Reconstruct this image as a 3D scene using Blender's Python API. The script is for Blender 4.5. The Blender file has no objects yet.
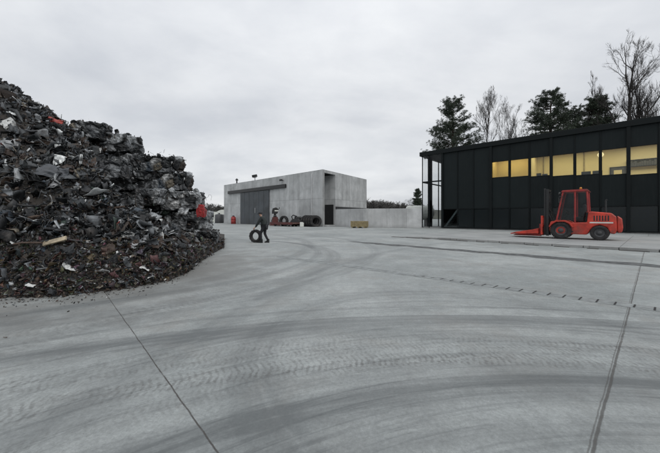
import bpy, bmesh, math, random
import numpy as np
from mathutils import Vector, Matrix, Euler, noise as mn

C = bpy.context.scene
COL = C.collection
PI = math.pi
R = math.radians
F, HZ, H = 300.0, 217.0, 1.45            # focal length in photo pixels, horizon row, eye height


def G(px, py):                            # a ground point seen at this photo pixel
    Y = F * H / (py - HZ)
    return ((px - 330) / F * Y, Y)


def zat(py, Y):
    return H - (py - HZ) * Y / F


# ------------------------------------------------------------------ node helper
class NT:
    def __init__(s, name):
        s.mat = bpy.data.materials.new(name)
        s.mat.use_nodes = True
        s.t = s.mat.node_tree
        s.t.nodes.clear()
        s.out = s.t.nodes.new('ShaderNodeOutputMaterial')

    def n(s, typ, ins=None, **kw):
        nd = s.t.nodes.new(typ)
        for k, v in kw.items():
            setattr(nd, k, v)
        for k, v in (ins or {}).items():
            s.put(nd.inputs[k], v)
        return nd

    def put(s, sock, v):
        if isinstance(v, bpy.types.NodeSocket):
            s.t.links.new(v, sock)
        elif v is not None:
            if isinstance(v, tuple) and len(v) == 3 and sock.type == 'RGBA':
                v = v + (1,)
            sock.default_value = v

    def m(s, op, a, b=None, c=None, clamp=False):
        nd = s.t.nodes.new('ShaderNodeMath')
        nd.operation = op
        nd.use_clamp = clamp
        for i, v in enumerate((a, b, c)):
            s.put(nd.inputs[i], v)
        return nd.outputs[0]

    def coords(s, which='Object'):
        return s.n('ShaderNodeTexCoord').outputs[which]

    def scale(s, vec, sc):
        return s.n('ShaderNodeMapping', {'Vector': vec, 'Scale': sc}).outputs[0]

    def noise(s, vec, sc, det=4, rough=.55, dist=0):
        return s.n('ShaderNodeTexNoise', {'Vector': vec, 'Scale': sc, 'Detail': det, 'Roughness': rough,
                                          'Distortion': dist}).outputs[0]

    def step(s, x, a, b, lo=0., hi=1.):
        return s.n('ShaderNodeMapRange', {'Value': x, 'From Min': a, 'From Max': b, 'To Min': lo, 'To Max': hi},
                   interpolation_type='SMOOTHSTEP').outputs[0]

    def lin(s, x, a, b, lo=0., hi=1.):
        return s.n('ShaderNodeMapRange', {'Value': x, 'From Min': a, 'From Max': b, 'To Min': lo, 'To Max': hi}).outputs[0]

    def mix(s, f, a, b, mode='MIX'):
        nd = s.t.nodes.new('ShaderNodeMix')
        nd.data_type = 'RGBA'
        nd.blend_type = mode
        s.put(nd.inputs['Factor'], f)
        s.put(nd.inputs['A'], a)
        s.put(nd.inputs['B'], b)
        return nd.outputs['Result']

    def mul(s, col, fac):
        g = s.n('ShaderNodeCombineColor', {0: fac, 1: fac, 2: fac}).outputs[0]
        return s.mix(1.0, col, g, 'MULTIPLY')

    def bump(s, h, strength=.3, dist=.02):
        return s.n('ShaderNodeBump', {'Height': h, 'Strength': strength, 'Distance': dist}).outputs[0]

    def bsdf(s, col, rough=.6, metal=0., normal=None, spec=.5, coat=0.):
        p = s.n('ShaderNodeBsdfPrincipled', {'Base Color': col, 'Roughness': rough, 'Metallic': metal,
                                             'Specular IOR Level': spec, 'Coat Weight': coat})
        if normal is not None:
            s.put(p.inputs['Normal'], normal)
        s.t.links.new(p.outputs[0], s.out.inputs[0])
        return p

    def xyz(s, vec):
        o = s.n('ShaderNodeSeparateXYZ', {0: vec}).outputs
        return o[0], o[1], o[2]

    def vec(s, x, y, z):
        return s.n('ShaderNodeCombineXYZ', {0: x, 1: y, 2: z}).outputs[0]


def simple(name, col, rough=.6, metal=0., var=.25, sc=6., bump=.1, dirt=None, spec=.5, coat=0.):
    t = NT(name)
    v = t.coords()
    f = t.noise(v, sc, 6, .6)
    lo = tuple(c * (1 - var) for c in col)
    hi = tuple(min(1, c * (1 + var)) for c in col)
    c = t.mix(t.step(f, .3, .7), lo, hi)
    if dirt:
        c = t.mix(t.m('MULTIPLY', t.step(t.noise(v, sc * .45, 7, .65), .5, .68), .75), c, dirt)
    rr = t.lin(f, .3, .7, max(.02, rough - .08), min(1, rough + .08))
    t.bsdf(c, rr, metal, t.bump(t.noise(v, sc * 5, 4), bump, .01), spec, coat)
    return t.mat


M = {}
M['steel_dark'] = simple('steel_dark', (.03, .032, .034), .5, .3, dirt=(.06, .045, .035))
M['rubber'] = simple('rubber', (.018, .018, .019), .85, var=.3, dirt=(.07, .065, .06))
M['red_paint'] = simple('red_paint', (.42, .034, .018), .5, 0, .38, 2.2, .08, dirt=(.11, .04, .03), coat=.05)
M['red_old'] = simple('red_old', (.25, .022, .02), .55, 0, .35, 3, .1, dirt=(.14, .03, .022))
M['red_dark'] = simple('red_dark', (.09, .02, .018), .6, 0, .35, 3, .1, dirt=(.05, .03, .025))
M['grey_paint'] = simple('grey_paint', (.055, .057, .06), .5, 0, .2, 3)
M['black_paint'] = simple('black_paint', (.012, .013, .014), .45, 0, .25, 3)
M['white_paint'] = simple('white_paint', (.62, .64, .6), .5, 0, .1, 2, .03, dirt=(.4, .41, .38))
M['wood'] = simple('wood', (.25, .205, .11), .75, 0, .3, 7, .2, dirt=(.2, .15, .08))
M['steel_pale'] = simple('steel_pale', (.4, .41, .42), .35, .7, .2, 5)
M['lens'] = simple('lens', (.5, .5, .45), .15, 0, .05)
M['bark'] = simple('bark', (.026, .023, .021), .9, 0, .3, 3, .3)
M['pine_bark'] = simple('pine_bark', (.05, .036, .028), .9, 0, .3, 3, .3)
M['skin'] = simple('skin', (.42, .26, .19), .55, 0, .08, 20, .05)
M['jacket'] = simple('jacket', (.02, .026, .026), .85, 0, .25, 14, .2)
M['trousers'] = simple('trousers', (.013, .014, .018), .85, 0, .25, 14, .2)
M['cap'] = simple('cap', (.02, .022, .026), .8, 0, .2, 20)
M['far_wood'] = simple('far_wood', (.06, .058, .055), .95, 0, .3, .15, 0)
M['far_hill'] = simple('far_hill', (.06, .062, .05), .95, 0, .3, .05, 0)
M['room_wall'] = simple('room_wall', (.62, .54, .33), .8, 0, .04, .6, 0)
M['room_wall_b'] = simple('room_wall_b', (.64, .53, .25), .8, 0, .06, .6, 0)
M['room_dark'] = simple('room_dark', (.03, .033, .035), .7, 0, .2, 1)


def needle_mat():
    t = NT('needles')
    g = t.n('ShaderNodeNewGeometry').outputs['Random Per Island']
    c = t.mix(g, (.014, .024, .015), (.05, .07, .042))
    t.bsdf(c, .7)
    return t.mat


M['needles'] = needle_mat()


def glass_mat(name, tint=(.9, .95, .95), refl=.25, fk_=.9):
    """A pane: part seen through, part mirror."""
    t = NT(name)
    tr = t.n('ShaderNodeBsdfTransparent', {'Color': tint})
    gl = t.n('ShaderNodeBsdfGlossy', {'Color': (.9, .92, .95, 1), 'Roughness': .03})
    fr = t.n('ShaderNodeFresnel', {'IOR': 1.45}).outputs[0]
    f = t.m('ADD', t.m('MULTIPLY', fr, fk_), refl, clamp=True)
    mx = t.n('ShaderNodeMixShader', {0: f, 1: tr.outputs[0], 2: gl.outputs[0]})
    t.t.links.new(mx.outputs[0], t.out.inputs[0])
    return t.mat


M['glass'] = glass_mat('glass', (.985, .99, .99), .0, .22)
M['glass_room'] = glass_mat('glass_room', (.9, .92, .88), .0)
def dark_pane():
    t = NT('glass_dark')
    p = t.bsdf((.017, .023, .025), .2, 0, t.bump(t.noise(t.coords(), .6, 2), .04, .02), .5)
    tr = t.n('ShaderNodeBsdfTransparent', {'Color': (.5, .53, .54)})
    mx = t.n('ShaderNodeMixShader', {0: .45, 1: p.outputs[0], 2: tr.outputs[0]})
    t.t.links.new(mx.outputs[0], t.out.inputs[0])
    return t.mat


M['glass_dark'] = dark_pane()
M['glass_cab'] = glass_mat('glass_cab', (.66, .7, .7), .0, .5)


def cladding_mat():
    t = NT('cladding')
    v = t.coords()
    rnd = t.n('ShaderNodeObjectInfo').outputs['Random']
    c = t.mix(rnd, (.0045, .0075, .0082), (.0075, .012, .013))
    c = t.mix(t.step(t.noise(t.scale(v, (3, 3, .35)), 2, 6), .45, .75, 0, .4), c, (.014, .018, .0185))
    t.bsdf(c, t.lin(t.noise(v, .7, 3), .3, .7, .5, .65), 0, t.bump(t.noise(v, .8, 2), .06, .02), .18)
    return t.mat


M['cladding'] = cladding_mat()
M['frame_black'] = simple('frame_black', (.004, .0065, .007), .55, 0, .2, 2, .02, spec=.18)


def concrete_mat(name, base=(.44, .452, .455), pw=2.75, ph=4.3, z0=0.):
    t = NT(name)
    v = t.coords()
    x, y, z = t.xyz(v)
    u = t.m('DIVIDE', x, pw)
    w = t.m('DIVIDE', t.m('SUBTRACT', z, z0), ph)
    cell = t.n('ShaderNodeTexWhiteNoise', {'Vector': t.vec(t.m('FLOOR', u), t.m('FLOOR', w), 3.3)}, noise_dimensions='3D').outputs[0]
    col = t.mul(base, t.lin(cell, 0, 1, .9, 1.06))
    # joint lines between the formwork panels
    du = t.m('ABSOLUTE', t.m('SUBTRACT', t.m('FRACT', u), .5))
    dw = t.m('ABSOLUTE', t.m('SUBTRACT', t.m('FRACT', w), .5))
    j = t.m('MAXIMUM', t.step(du, .5 - .035 / pw, .5 - .008 / pw), t.m('MULTIPLY', t.step(dw, .5 - .05 / ph, .5 - .012 / ph), 1.0))
    col = t.mul(col, t.lin(j, 0, 1, 1, .72))
    # rain streaks and cloudy stains of the casting
    st = t.noise(t.scale(v, (1.2, 1.2, .22)), 1.1, 8, .6)
    col = t.mul(col, t.step(st, .32, .6, .88, 1.04))
    cl = t.noise(v, .55, 7, .62, .4)
    col = t.mul(col, t.lin(cl, .3, .7, .76, 1.18))
    drip = t.m('MULTIPLY', t.step(t.noise(t.scale(v, (3.2, 3.2, .06)), 1, 6, .7), .55, .72), t.step(z, 3.5, 8.6))
    col = t.mul(col, t.lin(drip, 0, 1, 1, .72))
    fine = t.noise(v, 22, 5, .7)
    col = t.mul(col, t.lin(fine, .3, .7, .93, 1.05))
    foot = t.m('MULTIPLY', t.step(t.m('ADD', z, t.m('MULTIPLY', t.noise(v, 1.3, 5), .5)), .75, .2), .3)
    col = t.mix(foot, col, (.2, .2, .195))
    # tie holes
    t.bsdf(col, t.lin(cl, .3, .7, .78, .9), 0, t.bump(t.m('SUBTRACT', t.m('ADD', t.m('MULTIPLY', fine, .3), st), t.m('MULTIPLY', j, 1.5)), .25, .02), .3)
    return t.mat


M['concrete'] = concrete_mat('concrete')
M['concrete_low'] = concrete_mat('concrete_low', (.45, .46, .463), 2.6, 3.2, -.3)
M['kerb'] = concrete_mat('kerb_concrete', (.33, .335, .33), 2.2, 9, -3)


def scrap_mat(name='scrap', metal=.35):
    t = NT(name)
    v = t.coords()
    a = t.n('ShaderNodeAttribute', attribute_name='col').outputs['Color']
    f = t.noise(v, 7, 7, .68)
    c = t.mul(a, t.lin(f, .25, .75, .45, 1.5))
    rust = t.m('MULTIPLY', t.step(t.noise(v, 3.1, 7, .68), .54, .68), .5)
    c = t.mix(rust, c, (.042, .034, .029))
    t.bsdf(c, t.lin(f, .3, .7, .26, .62), t.m('MULTIPLY', t.m('SUBTRACT', 1, rust), metal), t.bump(t.noise(v, 24, 5, .65), .5, .02))
    return t.mat


M['scrap'] = scrap_mat()
M['soil'] = simple('soil', (.024, .021, .018), .9, 0, .45, 4, .8, dirt=(.06, .05, .042))


# ------------------------------------------------------------------ mesh builder
class MB:
    def __init__(s):
        s.v, s.f, s.c = [], [], []

    def add(s, vs, fs, col=None, mtx=None):
        o = len(s.v)
        for p in vs:
            p = Vector(p)
            s.v.append(tuple(mtx @ p) if mtx is not None else tuple(p))
        s.f += [tuple(i + o for i in f) for f in fs]
        s.c += [col or (.05, .05, .05)] * len(vs)
        return s

    def box(s, x0, x1, y0, y1, z0, z1, mtx=None, col=None):
        vs = [(x, y, z) for z in (z0, z1) for y in (y0, y1) for x in (x0, x1)]
        return s.add(vs, [(0, 2, 3, 1), (4, 5, 7, 6), (0, 1, 5, 4), (2, 6, 7, 3), (0, 4, 6, 2), (1, 3, 7, 5)], col, mtx)

    def tube(s, pts, radii, n=8, cap=True, col=None, mtx=None):
        pts = [Vector(p) for p in pts]
        if not isinstance(radii, (list, tuple)):
            radii = [radii] * len(pts)
        vs, fs = [], []
        ref = None
        for i, p in enumerate(pts):
            d = (pts[min(i + 1, len(pts) - 1)] - pts[max(i - 1, 0)])
            d = d.normalized() if d.length > 1e-9 else Vector((0, 0, 1))
            if ref is None:
                ref = Vector((0, 0, 1)) if abs(d.z) < .9 else Vector((1, 0, 0))
            a = d.cross(ref).normalized()
            b = a.cross(d).normalized()
            ref = b
            for k in range(n):
                t = 2 * PI * k / n
                vs.append(p + (a * math.cos(t) + b * math.sin(t)) * radii[i])
        for i in range(len(pts) - 1):
            for k in range(n):
                fs.append((i * n + k, i * n + (k + 1) % n, (i + 1) * n + (k + 1) % n, (i + 1) * n + k))
        if cap:
            fs.append(tuple(range(n))[::-1])
            fs.append(tuple(range((len(pts) - 1) * n, len(pts) * n)))
        return s.add(vs, fs, col, mtx)

    def lathe(s, prof, n=24, mtx=None, col=None, closed=False):
        """prof: (radius, height) pairs round z; closed joins the last ring to the first."""
        vs, fs = [], []
        for r, z in prof:
            for k in range(n):
                a = 2 * PI * k / n
                vs.append((r * math.cos(a), r * math.sin(a), z))
        m = len(prof)
        for i in range(m if closed else m - 1):
            j = (i + 1) % m
            for k in range(n):
                fs.append((i * n + k, i * n + (k + 1) % n, j * n + (k + 1) % n, j * n + k))
        if not closed:
            if prof[0][0] > 1e-6:
                fs.append(tuple(range(n))[::-1])
            if prof[-1][0] > 1e-6:
                fs.append(tuple(range((m - 1) * n, m * n)))
        return s.add(vs, fs, col, mtx)

    def prism(s, poly, y0, y1, mtx=None, col=None):
        """poly in (x, z), extruded along y."""
        n = len(poly)
        vs = [(x, y0, z) for x, z in poly] + [(x, y1, z) for x, z in poly]
        fs = [tuple(range(n)), tuple(range(n, 2 * n))[::-1]]
        fs += [(i, i + n, (i + 1) % n + n, (i + 1) % n) for i in range(n)]
        return s.add(vs, fs, col, mtx)

    def mesh(s, name, mat, smooth=False):
        me = bpy.data.meshes.new(name)
        me.from_pydata(s.v, [], s.f)
        at = me.attributes.new('col', 'FLOAT_COLOR', 'POINT')
        at.data.foreach_set('color', np.array([tuple(c) + (1,) for c in s.c], dtype=np.float32).ravel())
        me.materials.append(mat)
        bm = bmesh.new()
        bm.from_mesh(me)
        bmesh.ops.recalc_face_normals(bm, faces=bm.faces)
        bm.to_mesh(me)
        bm.free()
        if smooth:
            me.polygons.foreach_set('use_smooth', [True] * len(me.polygons))
        me.update()
        return me

    def build(s, name, mat, parent=None, smooth=False, bevel=0, seg=2):
        o = bpy.data.objects.new(name, s.mesh(name, mat, smooth))
        COL.objects.link(o)
        o.parent = parent
        if bevel:
            b = o.modifiers.new('Bevel', 'BEVEL')
            b.width = bevel
            b.segments = seg
            b.limit_method = 'ANGLE'
            b.angle_limit = R(35)
        return o


def tag(o, label=None, cat=None, group=None, kind=None):
    for k, v in (('label', label), ('category', cat), ('group', group), ('kind', kind)):
        if v:
            o[k] = v
    return o


def empty(name, loc, rz=0, label=None, cat=None, group=None):
    o = bpy.data.objects.new(name, None)
    COL.objects.link(o)
    o.empty_display_size = .3
    o.location = loc
    o.rotation_euler = (0, 0, rz)
    return tag(o, label, cat, group)


def copy_tree(o, parent=None):
    c = o.copy()
    COL.objects.link(c)
    c.parent = parent
    for ch in [k for k in COL.objects if k.parent == o]:
        copy_tree(ch, c)
    return c


# ------------------------------------------------------------------ camera, world, light
cam = bpy.data.cameras.new('camera')
cam.sensor_width = 36
cam.lens = F / 660 * 36
cam.shift_y = -(226.5 - HZ) / 660
cam.clip_end = 6000
cam.clip_start = .05
co = bpy.data.objects.new('camera', cam)
COL.objects.link(co)
co.location = (0, 0, H)
co.rotation_euler = (R(90), 0, 0)
C.camera = co

SUN_EL, SUN_AZ = R(48), R(150)            # azimuth measured from +Y towards +X
w = bpy.data.worlds.new('World')
C.world = w
w.use_nodes = True
nt = w.node_tree
nt.nodes.clear()


class WT(NT):
    def __init__(s, tree):
        s.t = tree


t = WT(nt)
sky = t.n('ShaderNodeTexSky')
sky.sky_type = 'NISHITA'
sky.sun_disc = False
sky.sun_elevation = SUN_EL
sky.sun_rotation = SUN_AZ
sky.dust_density = 3
d = t.n('ShaderNodeTexCoord').outputs['Generated']
x, y, z = t.xyz(d)
den = t.m('ADD', t.m('MAXIMUM', z, 0), .22)
pv = t.vec(t.m('DIVIDE', x, den), t.m('DIVIDE', y, den), 0)
n1 = t.noise(t.scale(pv, (.8, 1.1, 1)), .5, 7, .52, .5)
n2 = t.noise(t.n('ShaderNodeMapping', {'Vector': pv, 'Location': (4.2, 1.3, 0)}).outputs[0], 1.9, 6, .55, .2)
cl = t.m('ADD', t.m('MULTIPLY', t.step(n1, .32, .64), .68), t.m('MULTIPLY', t.step(n2, .3, .7), .32))
grey = t.mix(cl, (4.5, 4.72, 5.1), (7.3, 7.4, 7.5))
grey = t.mul(grey, t.lin(z, .30, 1.0, 1.0, 1.45))
overcast = t.mix(.93, sky.outputs[0], grey)
bg = t.n('ShaderNodeBackground', {'Color': overcast, 'Strength': .1})
ow = t.n('ShaderNodeOutputWorld')
nt.links.new(bg.outputs[0], ow.inputs[0])

sl = bpy.data.lights.new('sun', 'SUN')
sl.energy = .8
sl.angle = R(50)
sl.color = (1, .97, .93)
so = bpy.data.objects.new('sun', sl)
COL.objects.link(so)
sd = Vector((math.sin(SUN_AZ) * math.cos(SUN_EL), math.cos(SUN_AZ) * math.cos(SUN_EL), math.sin(SUN_EL)))
so.rotation_euler = sd.to_track_quat('Z', 'Y').to_euler()
so.location = (0, -10, 40)

C.view_settings.view_transform = 'Standard'
C.view_settings.look = 'None'
C.view_settings.exposure = .32
C.view_settings.gamma = 1
C.render.engine = 'CYCLES'
C.cycles.use_denoising = True
C.cycles.max_bounces = 6
C.cycles.transparent_max_bounces = 12


# ------------------------------------------------------------------ ground
def circ(a, b, c):
    (x1, y1), (x2, y2), (x3, y3) = G(*a), G(*b), G(*c)
    dd = 2 * (x1 * (y2 - y3) + x2 * (y3 - y1) + x3 * (y1 - y2))
    ux = ((x1 * x1 + y1 * y1) * (y2 - y3) + (x2 * x2 + y2 * y2) * (y3 - y1) + (x3 * x3 + y3 * y3) * (y1 - y2)) / dd
    uy = ((x1 * x1 + y1 * y1) * (x3 - x2) + (x2 * x2 + y2 * y2) * (x1 - x3) + (x3 * x3 + y3 * y3) * (x2 - x1)) / dd
    return ux, uy, math.hypot(x1 - ux, y1 - uy)


E1 = Vector((.733, .680))                  # the slab grid of the yard
E2 = Vector((-.680, .733))


def ground_mat():
    t = NT('yard_concrete')
    v = t.coords()
    x, y, z = t.xyz(v)
    big = t.noise(v, .23, 6, .58, .3)
    mid = t.noise(v, 1.3, 8, .62, .3)
    fine = t.noise(v, 38, 6, .72)
    speck = t.noise(v, 160, 3, .6)
    col = t.mix(t.step(big, .32, .68), (.238, .258, .257), (.335, .354, .35))
    col = t.mul(col, t.lin(mid, .28, .72, .78, 1.17))
    col = t.mul(col, t.lin(fine, .28, .72, .76, 1.2))
    col = t.mul(col, t.lin(speck, .3, .7, .9, 1.08))
    grit = t.noise(v, 70, 4, .75)
    col = t.mul(col, t.lin(t.step(grit, .3, .42), 0, 1, .72, 1.))
    col = t.mul(col, t.lin(t.step(t.noise(v, 46, 3, .7), .62, .74), 0, 1, 1., 1.28))
    wv_ = t.n('ShaderNodeVectorMath', {0: v, 1: t.n('ShaderNodeVectorMath', {0: t.n('ShaderNodeTexNoise', {'Vector': v, 'Scale': 1.1, 'Detail': 6}).outputs['Color'], 1: (1.6, 1.6, 0)}, operation='MULTIPLY').outputs[0]}, operation='ADD').outputs[0]
    vor = t.n('ShaderNodeTexVoronoi', {'Vector': wv_, 'Scale': .16}, feature='DISTANCE_TO_EDGE').outputs['Distance']
    crack = t.m('MULTIPLY', t.step(vor, .0016, .0006), t.step(t.noise(v, .5, 3), .5, .56))
    col = t.mix(t.m('MULTIPLY', crack, .0), col, (.06, .06, .058))
    spot = t.m('MULTIPLY', t.step(t.noise(v, 3.7, 5, .65), .66, .75), .45)
    col = t.mix(spot, col, (.13, .118, .105))
    blot = t.noise(v, 9, 7, .72, .4)
    col = t.mul(col, t.lin(blot, .3, .7, .84, 1.13))
    warm = t.m('MULTIPLY', t.step(t.noise(v, .8, 7, .68, .5), .48, .7), .38)
    col = t.mix(warm, col, (.215, .205, .188))
    # brown dust carried out of the heap
    dx = t.m('ADD', x, 4.6)
    dy = t.m('SUBTRACT', y, 8.0)
    dist = t.m('SQRT', t.m('ADD', t.m('MULTIPLY', dx, dx), t.m('MULTIPLY', t.m('MULTIPLY', dy, dy), .3)))
    dust = t.m('MULTIPLY', t.step(t.m('ADD', dist, t.m('MULTIPLY', t.m('SUBTRACT', mid, .5), 3.)), 3.4, 1.0), .6)
    col = t.mix(dust, col, (.13, .125, .115))
    # tyre arcs: (points, inner fade, outer fade, depth of tone, streak frequency)
    marks = None
    arcs = [
        ((85, 453), (330, 393), (610, 377), .50, .05, .62, 11),
        ((0, 425), (330, 372), (640, 372), .35, .2, .22, 12),
        ((0, 356), (330, 318.5), (610, 320), .6, .03, .5, 10),
        ((0, 346), (330, 309), (640, 314), .10, .06, .25, 12),
        ((0, 330), (250, 290), (330, 250), .5, .3, .38, 8),
        ((0, 316), (230, 283), (312, 247), .3, .2, .42, 8),
        ((0, 345), (285, 290), (372, 246), .4, .3, .3, 8),
        ((200, 330), (330, 268), (395, 250), .45, .3, .3, 7),
        ((330, 440), (480, 421), (640, 421), .3, .1, .32, 12),
        ((120, 300), (280, 262), (303, 240), .5, .4, .34, 7),
        ((330, 300), (480, 296), (655, 335), .4, .3, .28, 8),
        ((300, 330), (480, 335), (655, 352), .35, .2, .24, 9),
    ]
    for i, (a, b, c, win, wout, dep, fr) in enumerate(arcs):
        cx, cy, rr = circ(a, b, c)
        ax = t.m('SUBTRACT', x, cx)
        ay = t.m('SUBTRACT', y, cy)
        r = t.m('SQRT', t.m('ADD', t.m('MULTIPLY', ax, ax), t.m('MULTIPLY', ay, ay)))
        e = t.m('ADD', t.m('SUBTRACT', r, rr), t.m('MULTIPLY', t.m('SUBTRACT', mid, .5), .05))
        k = t.m('MULTIPLY', t.step(e, wout, 0), t.step(e, -win, -win * .45))
        st = t.noise(t.vec(t.m('MULTIPLY', r, fr), t.m('MULTIPLY', x, .22), t.m('ADD', t.m('MULTIPLY', y, .22), i * 7.)), 1, 6, .62)
        k = t.m('MULTIPLY', t.m('MULTIPLY', k, t.step(st, .22, .66, .15, 1.)), dep)
        marks = k if marks is None else t.m('ADD', marks, k)
    # tread prints
    tread = None
    for i, (a, b, c, half, per, dep) in enumerate([((0, 417), (200, 378), (430, 358), .17, .06, .26),
                                                   ((60, 438), (260, 382), (520, 361), .14, .055, .12),
                                                   ((0, 336), (150, 312), (300, 276), .22, .09, .14),
                                                   ((345, 345), (480, 343), (640, 352), .16, .06, .17),
                                                   ((0, 385), (200, 352), (420, 337), .13, .06, .13), ((0, 405), (180, 384), (330, 369), .10, .05, .12),
                                                   ((330, 352), (480, 349), (640, 358), .09, .05, .16), ((180, 300), (330, 262), (420, 247), .22, .11, .14), ((340, 258), (450, 279), (640, 309), .2, .11, .16)]):
        cx, cy, rr = circ(a, b, c)
        ax = t.m('SUBTRACT', x, cx)
        ay = t.m('SUBTRACT', y, cy)
        r = t.m('SQRT', t.m('ADD', t.m('MULTIPLY', ax, ax), t.m('MULTIPLY', ay, ay)))
        e = t.m('ABSOLUTE', t.m('SUBTRACT', r, rr))
        ang = t.m('MULTIPLY', t.m('ARCTAN2', ay, ax), rr)
        ph = t.m('MULTIPLY', t.m('ADD', ang, t.m('MULTIPLY', e, .28 * (1 if i % 2 else -1))), 2 * PI / per)
        pat = t.step(t.m('ADD', t.m('SINE', ph), t.m('MULTIPLY', t.m('SUBTRACT', t.noise(v, 13, 6, .78), .5), 11)), -.4, 1.6)
        k = t.m('MULTIPLY', t.step(e, half, half * .6), pat)
        k = t.m('MULTIPLY', t.m('MULTIPLY', k, t.step(t.noise(v, .9 + i * .2, 5), .3, .52)), dep)
        tread = k if tread is None else t.m('ADD', tread, k)
    cx, cy, rr = circ((85, 453), (330, 375), (610, 360))
    ax, ay = t.m('SUBTRACT', x, cx), t.m('SUBTRACT', y, cy)
    r = t.m('SQRT', t.m('ADD', t.m('MULTIPLY', ax, ax), t.m('MULTIPLY', ay, ay)))
    sc = t.noise(t.vec(t.m('MULTIPLY', r, 16), t.m('MULTIPLY', x, .35), t.m('MULTIPLY', y, .35)), 1, 7, .68)
    near = t.step(r, rr + 5.5, rr + 1.5)
    marks = t.m('ADD', marks, t.m('MULTIPLY', t.m('MULTIPLY', t.step(sc, .5, .66), near), .3))
    scl = t.m('MULTIPLY', t.m('MULTIPLY', t.step(sc, .42, .3), near), .14)
    col = t.mix(scl, col, (.36, .375, .375))
    tot = t.m('MINIMUM', t.m('ADD', marks, tread), .75)
    col = t.mix(tot, col, (.075, .083, .086))
    col = t.mix(t.m('MULTIPLY', tread, .6), col, (.105, .092, .08))
    # joints between the cast slabs
    al = t.m('ADD', t.m('MULTIPLY', x, E1.x), t.m('MULTIPLY', y, E1.y))      # along E1
    ac = t.m('ADD', t.m('MULTIPLY', x, E2.x), t.m('MULTIPLY', y, E2.y))      # along E2
    p1 = Vector(G(218, 453))
    p2 = Vector(G(592, 453))
    wob = t.m('MULTIPLY', t.m('SUBTRACT', t.noise(v, 2.2, 6, .7), .5), .03)

    def joint(coord, at, wdt, dep, far):
        q = t.m('ABSOLUTE', t.m('ADD', t.m('SUBTRACT', coord, at), wob))
        return t.m('MULTIPLY', t.step(q, wdt, wdt * .35), dep)
    j = t.m('MULTIPLY', joint(al, p1.dot(E1), .008, .9, 0), t.step(t.noise(v, 6, 5, .7), .3, .55, .55, 1.))
    j2 = joint(ac, p2.dot(E2), .014, .72, 0)
    j2b = joint(ac, p2.dot(E2) + .022, .007, .5, 0)
    j = t.m('MAXIMUM', j, t.m('MULTIPLY', t.m('MAXIMUM', j2, j2b), t.step(t.noise(v, 3.5, 5), .25, .5, .5, 1)))
    for k in (-18, -12, -6, 6, 12, 18, 24):
        j = t.m('MAXIMUM', j, joint(al, p1.dot(E1) + k * 1.15, .012, .3, 0))
        if k != 6:
            j = t.m('MAXIMUM', j, joint(ac, p2.dot(E2) + k * 1.15, .012, .3, 0))
    chip = t.m('MULTIPLY', t.step(t.noise(v, 5, 6, .7), .66, .74), t.m('MULTIPLY', j, .3))
    col = t.mix(t.m('MINIMUM', t.m('ADD', j, chip), .95), col, (.045, .04, .036))
    # oil spots
    oil = t.m('MULTIPLY', t.step(t.noise(v, .75, 5, .6), .66, .76), .4)
    col = t.mix(oil, col, (.09, .095, .097))
    hgt = t.m('SUBTRACT', t.m('ADD', t.m('MULTIPLY', fine, .5), t.m('MULTIPLY', speck, .25)), t.m('ADD', t.m('MULTIPLY', j, .8), t.m('MULTIPLY', tread, .9)))
    t.bsdf(col, t.lin(t.m('SUBTRACT', mid, t.m('MULTIPLY', tot, .3)), .2, .7, .55, .85), 0, t.bump(hgt, .35, .012), .35)
    return t.mat


g = MB()
g.add([(-3000, -3000, 0), (3000, -3000, 0), (3000, 3000, 0), (-3000, 3000, 0)], [(0, 1, 2, 3)])
tag(g.build('ground', ground_mat()), kind='structure')

# raised apron before the black building, with its kerb
k0, k1 = Vector(G(392, 236.8)), Vector(G(660, 252.5))
ku = (k1 - k0).normalized()
kn = Vector((-ku.y, ku.x))                 # points away from the yard
AP_A = math.atan2(ku.y, ku.x)


def apron_mat():
    t = NT('apron_concrete')
    v = t.coords()
    x, y, z = t.xyz(v)
    a, b = t.noise(v, .5, 7, .6, .3), t.noise(v, 30, 5, .7)
    c = t.mix(t.step(a, .3, .7), (.25, .262, .262), (.335, .345, .343))
    c = t.mul(c, t.lin(b, .3, .7, .88, 1.08))
    st = t.noise(t.vec(t.m('MULTIPLY', x, .15), t.m('MULTIPLY', y, 5), 0), 1, 5, .6)
    c = t.mul(c, t.step(st, .3, .6, .75, 1.03))
    q = t.m('ABSOLUTE', t.m('SUBTRACT', t.m('FRACT', t.m('DIVIDE', x, 2.4)), .5))
    c = t.mul(c, t.step(q, .497, .4905, .5, 1))
    t.bsdf(c, .8, 0, t.bump(b, .3, .01), .3)
    return t.mat


ap = MB()
ap.box(3.0, 34, .16, 12.2, .0, .11)
ap.add([(0, .16, .006), (2.999, .16, .11), (2.999, 12.2, .11), (0, 12.2, .006)], [(0, 1, 2, 3)])
apo = ap.build('apron_pavement', apron_mat())
apo.location = (k0.x, k0.y, 0)
apo.rotation_euler.z = AP_A
tag(apo, kind='structure')
kb = MB()
xx = 0.0
rng = random.Random(5)
while xx < 34:
    kb.box(xx, xx + 1.17, 0, .157, 0, min(.125, .03 + xx * .03) + rng.uniform(-.006, .006))
    xx += 1.2
kbo = kb.build('kerb', M['kerb'], bevel=.012)
kbo.location = apo.location
kbo.rotation_euler.z = AP_A
tag(kbo, kind='structure')
gt = MB()                                   # mud, and the shade of gaps built as dark patches, before the kerb
for i in range(28):
    a = .1 + i * 1.2 + rng.uniform(-.1, .1)
    gt.box(a, a + rng.uniform(.35, 1.1), -.16 - rng.uniform(0, .04), -.003, 0, .014)
gto = gt.build('kerb_mud_and_shade', M['soil'])
gto.location = apo.location
gto.rotation_euler.z = AP_A
tag(gto, 'dark patches of mud and modelled shade along the pale kerb', kind='stuff')


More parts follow.
